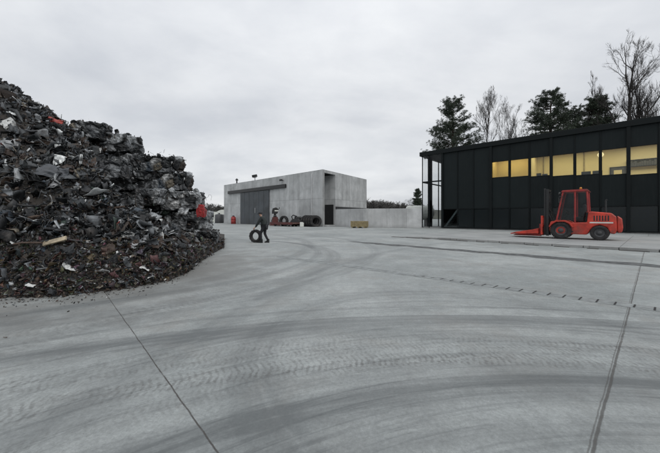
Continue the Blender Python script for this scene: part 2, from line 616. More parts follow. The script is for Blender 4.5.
# strip of rough black patching across the yard
def patch_strip(name, a, b, wid, seed, label):
    a, b = Vector(a), Vector(b)
    dv = (b - a)
    n = 90
    nrm = Vector((-dv.y, dv.x)).normalized()
    mb = MB()
    vs, fs = [], []
    for i in range(n + 1):
        p = a + dv * i / n
        tp = min(1, i / 8, (n - i) / 4 + .3)
        w0 = wid * tp * (.65 + .7 * mn.noise((i * .23, seed, 0)))
        w1 = wid * tp * (.65 + .7 * mn.noise((i * .23, seed, 9)))
        vs += [(p.x - nrm.x * w0, p.y - nrm.y * w0, .004), (p.x + nrm.x * w1, p.y + nrm.y * w1, .004)]
    for i in range(n):
        fs.append((2 * i, 2 * i + 2, 2 * i + 3, 2 * i + 1))
    mb.add(vs, fs)
    o = mb.build(name, M['patch'])
    return tag(o, kind='structure')


M['patch'] = simple('patch', (.075, .079, .08), .9, 0, .55, 5, .6, dirt=(.16, .165, .165))
A1 = Vector(G(347, 241.3))
B1 = Vector(G(630, 264))
patch_strip('asphalt_strip', A1, B1 + (B1 - A1) * .35, .55, 3, '')
A2, B2 = Vector(G(378, 237.5)), Vector(G(436, 240.3))
0 and patch_strip('asphalt_strip', A2, B2, .5, 8, '')

# slot drain
S0, SD = Vector((5.1, 4.73)), Vector((-.74, .67)).normalized()
SN = Vector((-SD.y, SD.x))
dr = empty('slot_drain', (S0.x, S0.y, 0), math.atan2(SD.y, SD.x), 'long slot drain with short black slots set flush in the yard', 'drain')
db, ds = MB(), MB()
M['slot'] = simple('slot', (.02, .02, .02), .9)
M['drain'] = simple('drain', (.2, .215, .215), .85, 0, .3, 5, .3, dirt=(.17, .175, .173))
db.box(-4.5, 9.4, -.15, .15, -.05, .004)
db.build('channel', M['drain'], dr)
for i in range(60):
    s = -4.3 + i * .2255
    if s < 4.2:
        l = .125 * min(1, (4.6 - s) / 2.5) + rng.uniform(-.012, .012)
        ds.add([(s - .026, -l, .008), (s - .002, -l, .008), (s + .026, l, .008), (s + .002, l, .008)], [(0, 1, 2, 3)])
sl_o = ds.build('slot', M['slot'], dr)
tag(sl_o, kind='stuff')


# ------------------------------------------------------------------ concrete hall
Cn, Lf, Rt = Vector((-1.09, 45.3)), Vector((-24., 67.9)), Vector((7.03, 57.6))
HH = 8.65
hu, hw = (Lf - Cn).normalized(), (Rt - Cn).normalized()
LU, LW = (Lf - Cn).length, (Rt - Cn).length
hall = empty('concrete_hall', (Cn.x, Cn.y, 0), 0, 'flat roofed raw concrete hall with a wide dark sliding door', 'building')


def wall_obj(mb, name, mat, rz, parent=hall, loc=(0, 0, 0), bevel=0, **k):
    o = mb.build(name, mat, parent, bevel=bevel, **k)
    o.location = loc
    o.rotation_euler.z = rz
    return o


AU = math.atan2(hu.y, hu.x)               # local x runs along the front, local y>0 is outside (towards the camera)
AW = math.atan2(hw.y, hw.x)               # local x runs along the side, local y<0 is outside
wall_obj(MB().box(0, LU, -.35, 0, 0, HH), 'front_wall', M['concrete'], AU)
sw = MB()
sw.box(.36, .43 + .05, .02, .4, 0, HH - .4)
sw.box(3.55, LW, 0, .35, 0, HH)
sw.box(.36, 3.55, 0.0, .35, HH - .42, HH - .002)
wall_obj(sw, 'side_wall', M['concrete'], AW)
rc = MB()
rc.box(.36, 3.85, 2.3, 2.5, 0, HH - .42)     # back of the recess
rc.box(3.55, 3.85, .352, 2.3, 0, HH - .43)   # cheek facing the yard
wall_obj(rc, 'recess_wall', M['concrete'], AW)
wall_obj(MB().box(3.4, 3.548, .35, 1.95, .2, 3.45), 'side_door', M['black_paint'], AW)
wall_obj(MB().box(3.395, 3.40, 1.2, 1.35, 1.9, 2.6), 'door_sign', M['white_paint'], AW) if False else None
wall_obj(MB().box(.5, 3.4, -.5, 2.2, 0, .19), 'step', M['concrete'], AW)
wall_obj(MB().box(3.6, LW + .05, -.14, -.003, 2.72, 3.12), 'shadow_strip', M['black_paint'], AW)  # black strip standing in for the shadow gap above the low wall
bk = MB()
a, b = Lf - Cn, Rt - Cn
far = a + b
bk.add([(a.x, a.y, 0), (far.x, far.y, 0), (far.x, far.y, HH), (a.x, a.y, HH)], [(0, 1, 2, 3)])
bk.add([(b.x, b.y, 0), (far.x, far.y, 0), (far.x, far.y, HH), (b.x, b.y, HH)], [(0, 1, 2, 3)])
bk.build('back_wall', M['concrete'], hall)
rf = MB()
q = [Vector((0, 0)) + (hu + hw) * .3, a + (-hu + hw) * .3, far - (hu + hw) * .3, b + (hu - hw) * .3]
rf.add([(p.x, p.y, HH - .25) for p in q], [(0, 1, 2, 3)])
rf.build('roof', M['grey_paint'], hall)


def hall_a(px):
    k = (px - 330) / F
    return (k * Cn.y - Cn.x) / (hu.x - hu.y * k)


M['hall_door'] = simple('hall_door', (.052, .06, .068), .55, .0, .3, .5, .05, dirt=(.022, .025, .028))
d0, d1 = hall_a(269.6), hall_a(241.2)
dm = hall_a(254.8)
for (p, q_) in ((d0, dm - .03), (dm + .03, d1)):
    mb = MB().box(p, q_, .06, .2, .06, 6.42)
    lf = wall_obj(mb, 'door_leaf', M['hall_door'], AU)
    ribs = MB()
    n = 3
    for i in range(1, n):
        s = p + (q_ - p) * i / n
        ribs.box(s - .03, s + .03, .2, .225, .1, 6.38)
    o = ribs.build('rib', M['hall_door'], lf)
    tag(o, kind='stuff')
    if p == d0:
        MB().box(q_ - .55, q_ - .4, .2, .3, 2.2, 3.2).build('handle', M['steel_pale'], lf, bevel=.02)
r0, r1 = hall_a(286.5), hall_a(229)
wall_obj(MB().box(r0, r1, .003, .34, 6.48, 7.12), 'door_rail', M['black_paint'], AU, bevel=.03)

# things on the hall roof and front wall


def hall_at(aa, out=0., z=0.):
    nrm = Vector((-hu.y, hu.x))            # outward (local +y)
    p = Cn + hu * aa + nrm * out
    return (p.x, p.y, z)


v_ = empty('vent_pipe', hall_at(hall_a(233), -.9, HH - .25), 0, 'short dark vent pipe with a cowl on the concrete hall roof', 'vent pipe')
MB().lathe([(.14, 0), (.14, .95), (.13, 1.0)], 12).build('pipe', M['steel_dark'], v_, True)
MB().lathe([(.3, 1.05), (.32, 1.12), (.22, 1.35), (.02, 1.5)], 14).build('cowl', M['steel_dark'], v_, True)
MB().box(-.03, .03, -.03, .03, .9, 1.1).build('bracket', M['steel_dark'], v_)
fl = empty('roof_floodlight', hall_at(hall_a(253), -.45, HH), AU, 'pair of dark floodlights on a short mast above the sliding door', 'floodlight')
MB().tube([(0, 0, -.26), (0, 0, .65)], .06, 8).build('mast', M['steel_dark'], fl)
MB().box(-.55, .55, -.04, .04, .6, .68).build('crossbar', M['steel_dark'], fl)
for sx in (-.42, .4):
    hd = MB().prism([(-.3, 0), (.3, 0), (.24, .5), (-.24, .5)], -.22, .18, Matrix.Translation((sx, .05, .7)) @ Matrix.Rotation(R(-18), 4, 'X')).build('lamp_head', M['black_paint'], fl, bevel=.03)
    MB().box(sx - .2, sx + .2, .2, .23, .8, 1.1).build('lens', M['lens'], hd)
wl = empty('wall_lamp', hall_at(hall_a(283), .0, 7.85), AU, 'small dark lamp fixed high on the concrete wall right of the door rail', 'lamp')
MB().box(-.08, .08, 0.003, .3, -.06, .06).build('bracket', M['steel_dark'], wl)
MB().prism([(-.3, -.16), (.3, -.16), (.22, .16), (-.22, .16)], .3, .62).build('lamp_head', M['black_paint'], wl, bevel=.03)

# low concrete wall
lw = empty('concrete_wall', (0, 0, 0), 0, 'long low pale concrete wall between the hall and the black building', 'wall')
pts = [(335.7, 45.6), (367.6, 41.4), (422.6, 39.75)]
P = [Vector(((p - 330) / F * Y, Y)) for p, Y in pts]
lw.location = (P[0].x, P[0].y, 0)
for i in range(2):
    dv = P[i + 1] - P[i]
    wall_obj(MB().box(0, dv.length, 0, .3, 0, 2.62 - .02 * i), 'wall_panel', M['concrete_low'], math.atan2(dv.y, dv.x), lw, (P[i].x - P[0].x, P[i].y - P[0].y, 0), bevel=.015)

# crate beside the wall
cr = empty('wooden_crate', ((359.5 - 330) / F * 40.2, 40.2, 0), math.atan2((P[1] - P[0]).y, (P[1] - P[0]).x) * .6, 'yellowish wooden crate standing against the low concrete wall', 'crate')
cw = 1.05
mb = MB()
for i in range(4):
    mb.box(-cw, cw, -.6, -.57, .16 + i * .19, .16 + i * .19 + .17)
    mb.box(-cw, cw, .57, .6, .16 + i * .19, .16 + i * .19 + .17)
    mb.box(-cw, -cw + .03, -.566, .566, .16 + i * .19, .16 + i * .19 + .17)
    mb.box(cw - .03, cw, -.566, .566, .16 + i * .19, .16 + i * .19 + .17)
mb.box(-cw + .04, cw - .04, -.56, .56, .16, .8)
mb.build('body', M['wood'], cr, bevel=.008)
for sx in (-.85, 0, .85):
    MB().box(sx - .08, sx + .08, -.6, .6, 0, .158).build('skid', M['wood'], cr)
for sx in (-cw + .1, 0, cw - .1):
    MB().box(sx - .06, sx + .06, -.63, -.602, .16, .93).build('batten', M['wood'], cr)

# white tank behind the low wall
tk = empty('white_tank', (13.6, 46.2, 0), R(-3), 'rounded white tank showing above the low wall beside the glass corner', 'tank')
prof = [(0.02, -1.95), (.6, -1.9), (.95, -1.75), (1.08, -1.5), (1.1, -1.2), (1.1, 1.6), (1.08, 1.9), (.95, 2.1), (.02, 2.2)]
MB().lathe(prof, 28, Matrix.Translation((0, 0, 2.12)) @ Matrix.Rotation(R(90), 4, 'Y')).build('shell', M['white_paint'], tk, True)
for sx in (-1.1, 1.2):
    MB().box(sx - .12, sx + .12, -.8, .8, 0, 1.3).build('saddle', M['grey_paint'], tk)

# ------------------------------------------------------------------ black building
A = Vector((12.17, 39.7))
U = Vector((14.33, -13.0)).normalized()
BA = math.atan2(U.y, U.x)
V = Vector((-U.y, U.x))
bb = empty('office_building', (A.x, A.y, 0), BA, 'long black glass and steel building with a row of lit yellow windows', 'building')
BT, BL, BD = 10.0, 32.2, 12.0
mods = [.89 + 1.85 * i for i in range(18)]          # .89, 2.74, 4.59, ... 19.39, 21.24
sill = {8.29: 5.92, 10.14: 5.83, 11.99: 5.72, 13.84: 5.58, 15.69: 5.5, 17.54: 5.33, 19.39: 5.19}


def part(mb, name, mat, parent=bb, bevel=0, **k):
    return mb.build(name, mat, parent, bevel=bevel, **k)


WT_ = 7.65
for i in range(1, len(mods) - 1):
    s0, s1 = mods[i] + .02, mods[i + 1] - .02
    key = round(mods[i], 2)
    g0 = .12
    if i < 9 or True:
        pane = part(MB().box(s0 + .05, s1 - .05, .03, .05, g0 + .1, 2.38), 'lower_pane', M['glass_cab'] if i == 1 else M['glass_dark'])
    if key >= 8.2:
        sz = sill.get(key, 5.19)
        part(MB().box(s0, s1, 0, .12, 2.5, sz - .06), 'cladding_panel', M['cladding'])
        part(MB().box(s0, s1, 0, .12, WT_ + .06, 9.46), 'cladding_panel', M['cladding'])
        fr = MB()
        fr.box(s0, s1, -.02, .14, sz - .058, sz)
        fr.box(s0, s1, -.02, .14, WT_, WT_ + .058)
        fr.box(s0, s0 + .1, -.02, .14, sz, WT_)
        fr.box(s1 - .1, s1, -.02, .14, sz, WT_)
        wf = part(fr, 'window', M['frame_black'])
        MB().box(s0 + .1, s1 - .1, .06, .075, sz, WT_).build('pane', M['glass_room'], wf)
    else:
        part(MB().box(s0, s1, 0, .12, 2.5, 9.46), 'cladding_panel', M['cladding'])
rail = MB().box(2.74, BL, -.03, .14, 2.4, 2.498)
rail.box(2.74, BL, -.03, .14, .1, .21)
part(rail, 'floor_rail', M['frame_black'])
for i, s in enumerate(mods[1:], 1):
    bold = (i - 1) % 3 == 0
    wd, pr = (.13, .16) if bold else (.04, .07)
    part(MB().box(s - wd, s + wd, -pr, -.003 if not bold else .15, .1, 9.46), 'mullion', M['frame_black'], bevel=.01)
part(MB().box(-.25, BL + .2, -.22, .3, 9.462, BT), 'fascia', M['frame_black'], bevel=.02)
part(MB().box(-.2, BL + .1, .3, BD + .2, 9.5, 9.9), 'roof', M['frame_black'])
part(MB().box(-.25, .3, .302, BD + .2, 9.462, BT), 'fascia', M['frame_black'])
part(MB().box(4.6, 4.75, .2, BD, .1, 9.45), 'inner_wall', M['room_dark'])
part(MB().box(0, BL, BD, BD + .2, 0, 9.46), 'back_wall', M['cladding'])
part(MB().box(BL - .2, BL, .15, BD, 0, 9.46), 'end_wall', M['cladding'])
part(MB().box(0, BL, .13, BD, .0, .13), 'ground_floor', M['kerb'])
part(MB().box(4.76, BL - .2, .2, BD, 4.0, 4.5), 'upper_floor', M['room_dark'])
part(MB().box(4.76, BL - .2, 3.0, 3.1, .13, 4.0), 'inner_wall', M['room_dark'])
# glass corner
cp = MB()
for s in (0.0, .93):
    cp = MB().box(s, s + .09, 0, .09, .1, 9.46)
    part(cp, 'corner_post', M['frame_black'])
for (ya, yb) in ((1.75, 3.0), (5.2, 5.34), (6.9, 7.2)):
    part(MB().box(0.01, .12, ya, yb, .12, 9.46), 'side_post', M['frame_black'])
part(MB().box(.09, 2.62, .0, .08, 5.95, 6.12), 'transom', M['frame_black'])
part(MB().box(0.02, .1, .09, 7.2, 5.95, 6.12), 'transom', M['frame_black'])
part(MB().box(.0, .12, 7.2, BD, .1, 9.46), 'side_wall', M['cladding'])
for (x0, x1) in ((.1, .92), (1.03, 2.6)):
    for (z0, z1) in ((.2, 5.94), (6.13, 9.44)):
        part(MB().box(x0, x1, .035, .05, z0, z1), 'corner_pane', M['glass'])
for (ya, yb) in ((.1, 1.74), (3.01, 5.19), (5.35, 6.89)):
    for (z0, z1) in ((.2, 5.94), (6.13, 9.44)):
        part(MB().box(.05, .065, ya, yb, z0, z1), 'side_pane', M['glass'])
# staircase behind the lower glass
st = MB()
for i in range(12):
    st.box(2.85 + i * .145, 2.85 + (i + 1) * .145 + .08, .5, 1.7, .13 + i * .2 + .12, .13 + i * .2 + .18)
st.prism([(2.75, .2), (3.0, .2), (4.6, 2.4), (4.6, 2.75)], .44, .5)
part(st, 'staircase', M['steel_pale'])
# lit rooms upstairs
rm = MB()
rm.box(11.9, BL - .3, 5.0, 5.1, 4.5, 8.7)
rm.box(11.88, 11.98, .3, 5.0, 4.5, 8.7)
rm.box(11.9, BL - .3, .3, 5.0, 8.55, 8.69)
part(rm, 'room_wall', M['room_wall'])
rm = MB()
rm.box(8.1, 11.86, 3.2, 3.3, 4.5, 8.7)
rm.box(8.1, 8.2, .3, 3.2, 4.5, 8.7)
rm.box(8.1, 11.87, .3, 3.2, 8.55, 8.69)
part(rm, 'room_wall', M['room_wall_b'])
part(MB().box(8.1, BL - .3, .2, 5.0, 4.5, 4.54), 'room_floor', simple('room_floor', (.3, .22, .12), .6))


def bl(s, dd, z):
    p = A + U * s + V * dd
    return (p.x, p.y, z)


for (s, dd, sx, sy, pw, colr) in ((10.0, 1.6, 2.6, 1.6, 62, (1, .8, .42)), (15.2, 2.4, 5.5, 2.4, 140, (1, .87, .52)), (21.6, 2.4, 6.0, 2.4, 165, (1, .9, .68)), (28, 2.4, 5.5, 2.4, 140, (1, .9, .68))):
    L = bpy.data.lights.new('ceiling_light', 'AREA')
    L.shape = 'RECTANGLE'
    L.size, L.size_y = sx, sy
    L.energy = pw
    L.color = colr
    o = bpy.data.objects.new('ceiling_light', L)
    COL.objects.link(o)
    o.location = bl(s, dd, 8.45)
    o.rotation_euler = (0, 0, BA)
for s in (9.6, 14.0, 17.9, 21.3, 24.5):
    lt = MB().box(s - .75, s + .75, 1.6, 1.75, 8.44, 8.5)
    part(lt, 'ceiling_tube', M['white_paint'])
part(MB().box(8.2, 11.8, 3.16, 3.199, 5.6, 5.75), 'picture_rail', M['wood'])
for s in (12.6, 16.2, 19.7, 23.2):
    part(MB().box(s - .05, s + .05, 4.93, 4.999, 4.55, 8.54), 'wall_post', M['wood'])
# things seen inside
pb = empty('notice_frame', bl(18.85, 4.97, 6.0), BA, 'dark framed picture on the yellow wall inside a lit window', 'picture')
fr = MB()
fr.box(-.62, .62, -.05, 0, -.6, -.48)
fr.box(-.62, .62, -.05, 0, .48, .6)
fr.box(-.62, -.5, -.05, 0, -.48, .48)
fr.box(.5, .62, -.05, 0, -.48, .48)
fr.build('frame', M['black_paint'], pb)
MB().box(-.5, .5, -.03, 0, -.48, .48).build('panel', M['grey_paint'], pb)
MB().box(-.3, .3, -.036, -.031, -.2, .25).build('print', M['room_wall'], pb)
sh = empty('wall_shelf', bl(21.6, 4.75, 6.75), BA, 'long dark shelf full of files high on the wall inside the rightmost window', 'shelf')
MB().box(-2.1, 2.1, -.15, .22, -.32, -.26).build('board', M['black_paint'], sh)
MB().box(-2.1, 2.1, -.15, .22, .32, .38).build('board', M['black_paint'], sh)
fb = MB()
x0 = -2.05
while x0 < 2.0:
    wv = rng.uniform(.08, .2)
    fb.box(x0, x0 + wv * .93, -.13, .15, -.258, rng.uniform(.05, .28))
    x0 += wv
tag(fb.build('file', M['grey_paint'], sh), kind='stuff')
mo = empty('desk_monitor', bl(16.9, 1.5, 4.54), BA, 'dark computer screens on a desk inside the lit window with the round lamp', 'monitor')
MB().box(-.9, .9, -.4, .4, .7, .75).build('desk', M['grey_paint'], mo)
for sx in (-.85, .85):
    MB().box(sx - .03, sx + .03, -.38, .38, 0, .698).build('leg', M['grey_paint'], mo)
for sx in (-.42, .42):
    s_ = MB().box(sx - .36, sx + .36, -.03, .03, .92, 1.42).build('screen', M['black_paint'], mo, bevel=.01)
    MB().box(sx - .05, sx + .05, -.1, .1, .75, .92).build('stand', M['black_paint'], s_)
cb = empty('storage_cabinet', bl(13.0, 1.6, 4.54), BA, 'low grey cabinet with boxes inside the third lit window', 'cabinet')
MB().box(-.7, .5, -.25, .25, 0, 1.3).build('body', M['grey_paint'], cb, bevel=.01)
MB().box(-.6, -.2, -.2, .2, 1.3, 1.62).build('box', M['room_dark'], cb)
MB().box(-.1, .35, -.2, .2, 1.3, 1.5).build('box', M['grey_paint'], cb)
gl = empty('globe_lamp', bl(17.55, 1.0, 8.55), BA, 'round pale lamp hanging inside the lit window right of centre', 'lamp')
MB().tube([(0, 0, 0), (0, 0, -.95)], .012, 6).build('cord', M['black_paint'], gl)
tt = NT('lamp_glow')
em = tt.n('ShaderNodeEmission', {'Color': (1, .82, .45, 1), 'Strength': 1.0})
tt.t.links.new(em.outputs[0], tt.out.inputs[0])
MB().lathe([(.02, -.25), (.17, -.18), (.25, 0), (.17, .18), (.02, .25)], 16, Matrix.Translation((0, 0, -1.15))).build('globe', tt.mat, gl, True)


# ------------------------------------------------------------------ tyres, forklift
def tyre_mesh(mb, r, wd, mtx=None, col=None, n=32, lug=True):
    prof = [(r * .6, -wd * .42), (r * .72, -wd * .5), (r * .9, -wd * .5), (r * .985, -wd * .4), (r, -wd * .15), (r, wd * .15), (r * .985, wd * .4), (r * .9, wd * .5), (r * .72, wd * .5), (r * .6, wd * .42)]
    mb.lathe(prof, n, mtx, col, closed=True)
    if lug:
        for k in range(n):
            a = 2 * PI * k / n
            rot = Matrix.Rotation(a, 4, 'Z') @ Matrix.Translation((r, 0, 0))
            mm = (mtx @ rot) if mtx is not None else rot
            mb.box(-.01, r * .03, -r * .055, r * .055, -wd * .45, wd * .42 if k % 2 else wd * .05, mm, col)
    return mb


def wheel(parent, x, y, r, wd, name='wheel'):
    rx = Matrix.Translation((x, y, r)) @ Matrix.Rotation(R(90), 4, 'X')
    ho = tyre_mesh(MB(), r, wd, rx).build(name, M['rubber'], parent)
    s = 1 if y > 0 else -1
    hb = MB().lathe([(r * .62, -wd * .3), (r * .62, wd * .3), (r * .5, wd * .25), (r * .3, wd * .1), (r * .25, wd * .3), (.02, wd * .32)], 20, Matrix.Translation((x, y, r)) @ Matrix.Rotation(R(-90 * s), 4, 'X'))
    hb.build('rim', M['grey_paint'], ho, True)


FK = (15.2, 18.45)
fk = empty('forklift', (FK[0], FK[1], .112), math.atan2(.69, -.72), 'big red forklift truck driving on the apron before the black building', 'forklift')
# forward is local +x (towards the left of the photograph)
ch = MB()
ch.prism([(-1.7, .38), (-1.78, .6), (-1.75, 1.35), (-1.55, 1.56), (-.7, 1.66), (-.55, 1.62), (-.5, 1.02), (.75, .98), (1.05, 1.1), (1.25, 1.05), (1.3, .5), (1.2, .35), (.4, .3), (-.5, .3), (-.75, .75), (-1.05, .88), (-1.35, .75), (-1.5, .4)], -.78, .78)
ch.build('chassis', M['red_paint'], fk, bevel=.06, seg=3)
cwt = MB().prism([(-1.98, .5), (-2.02, .75), (-1.98, 1.25), (-1.78, 1.42), (-1.772, .55), (-1.85, .42)], -.74, .74)
cwt.build('counterweight', M['red_paint'], fk, bevel=.07, seg=3)
hd = MB()
for i in range(6):
    hd.box(-1.45 + i * .12, -1.39 + i * .12, -.784, -.776, 1.12, 1.42)
    hd.box(-1.45 + i * .12, -1.39 + i * .12, .776, .784, 1.12, 1.42)
hd.build('vent_grille', M['black_paint'], fk)
for y in (-.72, .72):
    wheel(fk, .72, y * .98, .52, .36)
    wheel(fk, -1.05, y * .95, .42, .3)
    MB().prism([(.1, .75), (.25, 1.02), (.5, 1.14), (.95, 1.14), (1.2, 1.0), (1.3, .75), (1.26, .72), (1.12, .92), (.92, 1.06), (.52, 1.06), (.3, .95), (.15, .72)], y - .24, y + .24).build('mudguard', M['red_paint'], fk)
cab = MB()
for (pa, pb_) in (((.95, 1.05), (.62, 2.9)), ((-.55, 1.62), (-.5, 2.9)), ((.05, 1.0), (.05, 2.88))):
    for y in (-.68, .68):
        cab.tube([(pa[0], y, pa[1]), (pb_[0], y * .93, pb_[1])], .05, 8)
cab.prism([(-.62, 2.86), (.72, 2.86), (.66, 2.97), (-.5, 2.99)], -.7, .7)
cab.box(-.52, -.46, -.62, .62, 1.6, 1.66)
cb_ = cab.build('cab_frame', M['red_old'], fk, bevel=.015)
gp = MB()
for y in (-.655, .655):
    gp.add([(.9, y, 1.15), (.1, y, 1.1), (.1, y * .95, 2.84), (.62, y * .95, 2.84)], [(0, 1, 2, 3)])
    gp.add([(0, y, 1.1), (-.5, y, 1.68), (-.47, y * .95, 2.84), (0, y * .95, 2.84)], [(0, 1, 2, 3)])
gp.add([(.92, -.6, 1.15), (.92, .6, 1.15), (.64, .58, 2.84), (.64, -.58, 2.84)], [(0, 1, 2, 3)])
gp.build('cab_glass', M['glass_cab'], cb_)
seat = MB()
seat.box(-.35, .2, -.26, .26, 1.05, 1.35)
seat.prism([(-.38, 1.3), (-.2, 1.3), (-.28, 2.1), (-.45, 2.08)], -.25, .25)
seat.build('seat', M['black_paint'], fk, bevel=.05, seg=3)
sw_ = MB().lathe([(.17, -.015), (.2, -.015), (.2, .015), (.17, .015)], 20, Matrix.Translation((.5, 0, 1.65)) @ Matrix.Rotation(R(-55), 4, 'Y'), closed=True)
sw_.tube([(.5, 0, 1.65), (.8, 0, 1.1)], .03, 8)
sw_.box(.36, .64, -.02, .02, 1.64, 1.66)
sw_.build('steering_wheel', M['black_paint'], fk)
ms = MB()
for y in (-.42, .42):
    ms.box(1.36, 1.5, y - .07, y + .07, .15, 3.1)
    ms.box(1.52, 1.62, y * .86 - .06, y * .86 + .06, .18, 3.16)
for z in (.5, 1.7, 2.98):
    ms.box(1.37, 1.49, -.35, .35, z, z + .12)
ms.tube([(1.43, 0, .3), (1.43, 0, 2.4)], .06, 10)
ms.tube([(1.05, .3, .7), (1.4, .4, 1.6)], .05, 8)
ms.tube([(1.05, -.3, .7), (1.4, -.4, 1.6)], .05, 8)
ms.build('mast', M['black_paint'], fk, bevel=.01)
cg = MB()
cg.box(1.64, 1.74, -.8, .8, .22, .36)
cg.box(1.64, 1.74, -.8, .8, .72, .84)
for y in (-.75, -.25, .25, .75):
    cg.box(1.65, 1.73, y - .04, y + .04, .36, 1.35)
cg.box(1.65, 1.73, -.79, .79, 1.35, 1.42)
cg.build('carriage', M['red_paint'], fk, bevel=.01)
for y in (-.5, .5):
    MB().prism([(1.75, .12), (1.75, .9), (1.83, .9), (1.84, .26), (3.2, .2), (3.3, .14), (3.28, .12)], y - .11, y + .11).build('fork', M['red_old'], fk, bevel=.01)
# red scoop frame lying over the forks
sc_ = MB()
sc_.prism([(1.86, .28), (3.1, .24), (3.4, .2), (3.42, .26), (3.1, .36), (2.2, .52), (1.9, .62)], -.85, -.8)
sc_.prism([(1.86, .28), (3.1, .24), (3.4, .2), (3.42, .26), (3.1, .36), (2.2, .52), (1.9, .62)], .8, .85)
sc_.box(1.86, 1.9, -.8, .8, .28, .62)
sc_.prism([(1.9, .28), (3.4, .21), (3.4, .24), (1.9, .31)], -.8, .8)
sc_.build('scoop', M['red_paint'], fk, bevel=.01)
for y in (-.6, .6):
    hl = MB().lathe([(.02, 0), (.08, .02), (.1, .08), (.1, .1)], 14, Matrix.Translation((.72, y, 2.78)) @ Matrix.Rotation(R(90), 4, 'Y')).build('headlight', M['black_paint'], fk, True)
    MB().lathe([(.09, .1), (.05, .112), (.01, .115)], 14, Matrix.Translation((.72, y, 2.78)) @ Matrix.Rotation(R(90), 4, 'Y')).build('lens', M['lens'], hl, True)
for y in (-.786, .786):
    MB().box(-1.62, -.62, y - .004, y + .004, .98, 1.05).build('pale_stripe', M['white_paint'], fk)  # thin pale stripe along each side of the body
    MB().box(.12, .5, y - .006, y + .006, .42, .5).build('step', M['black_paint'], fk)
    MB().tube([(.6, y * .9, 2.6), (.78, y * 1.15, 2.6), (.8, y * 1.18, 2.45)], .014, 6).build('mirror_arm', M['black_paint'], fk)
    MB().box(.77, .81, y * 1.18 - .09, y * 1.18 + .09, 2.2, 2.46).build('mirror', M['black_paint'], fk, bevel=.01)
for y in (-.2, .2):
    MB().tube([(.95, y, 1.1), (1.3, y * 1.2, 1.75), (1.42, y, 2.6), (1.45, y, 3.0)], .022, 8).build('hydraulic_hose', M['rubber'], fk)
MB().lathe([(.06, 2.99), (.06, 3.08), (.045, 3.12), (.01, 3.13)], 12, Matrix.Translation((-.2, .4, 0))).build('beacon', simple('amber', (.5, .2, .02), .3), fk, True)
MB().prism([(-1.78, .62), (-1.775, .9), (-1.772, .9), (-1.772, .62)], -.3, .3) if False else None
MB().tube([(-1.3, .5, 1.55), (-1.3, .5, 2.25), (-1.36, .5, 2.35)], .05, 10).build('exhaust', M['black_paint'], fk)


# ------------------------------------------------------------------ things standing before the hall
def hall_front(px, out):
    n_ = Vector((-hu.y, hu.x))
    o_ = Cn + n_ * out
    k = (px - 330) / F
    a_ = (k * o_.y - o_.x) / (hu.x - hu.y * k)
    p = o_ + hu * a_
    return (p.x, p.y, 0)


dm_ = empty('red_drum', hall_front(233.4, .9), 0, 'red upright drum with a dark cap standing left of the sliding door', 'drum')
MB().lathe([(.45, 0), (.5, .05), (.5, .5), (.52, .53), (.5, .56), (.5, 1.0), (.52, 1.03), (.5, 1.06), (.48, 1.35), (.3, 1.55)], 20).build('body', M['red_old'], dm_, True)
MB().lathe([(.22, 1.5), (.24, 1.7), (.1, 1.78)], 14).build('cap', M['black_paint'], dm_, True)

# hydraulic grab standing on a red base
gb = empty('scrap_grab', hall_front(275, 1.4), .3, 'red based machine with an upright black head beside the sliding door', 'machine')
b_ = MB()
b_.prism([(-.95, .0), (.95, .0), (.8, .25), (.55, .35), (.42, 1.45), (-.42, 1.45), (-.55, .35), (-.8, .25)], -.5, .5)
b_.build('base', M['red_dark'], gb, bevel=.05)
MB().lathe([(.3, 1.45), (.26, 1.7), (.2, 1.75), (.2, 2.1)], 14).build('rotator', M['steel_dark'], gb, True)
h_ = MB()
h_.prism([(-.5, 2.0), (.35, 2.0), (.55, 2.4), (.45, 2.95), (.1, 3.1), (-.35, 2.95), (-.5, 2.5)], -.3, .3)
h_.tube([(.45, 0, 2.6), (.75, 0, 2.95), (.7, 0, 3.15)], .07, 8)
h_.build('head', M['black_paint'], gb, bevel=.06)
MB().box(-.1, .5, -.33, -.302, 2.42, 2.62).build('plate', M['white_paint'], gb)  # white plate modelled as the highlight on the black head
for sx in (-.7, .7):
    MB().tube([(sx, -.3, .25), (sx * .9, -.35, .9), (sx * .4, -.2, 1.5)], [.05, .05, .05], 8).build('hydraulic_hose', M['rubber'], gb)

TG = 'scrapped tyres lined up against the hall'


def std_tyre(loc, r, wd, rz, label, lean=0., group=None):
    mb = tyre_mesh(MB(), r, wd, Matrix.Rotation(lean, 4, 'Y') @ Matrix.Rotation(R(90), 4, 'X'), n=26)
    o = mb.build('tyre', M['rubber'])
    o.location = (loc[0], loc[1], r * math.cos(lean) + .5 * wd * math.sin(abs(lean)))
    o.rotation_euler.z = rz
    return tag(o, label, 'tyre', group)


std_tyre(hall_front(284, 1.5), .82, .5, AU + .25, 'big black tyre standing next to the red based machine')
o1 = MB()
o1.lathe([(.5, -.22), (.5, .22), (.12, .22), (.12, -.22)], 18, closed=True)
rng = random.Random(11)
first = None
for i, px in enumerate((306.2, 308.6, 311, 313.4, 315.8)):
    lc = hall_front(px, 1.4)
    if first is None:
        first = std_tyre(lc, .86, .42, AU + PI / 2 - .5, 'black tyre in the upright row at the right end of the hall front', group=TG)
        o = first
    else:
        o = first.copy()
        COL.objects.link(o)
        o.location = (lc[0], lc[1], .86 - .01 * i)
    o.rotation_euler = (0, rng.uniform(-.06, .06), AU + PI / 2 - .55 + rng.uniform(-.08, .08))
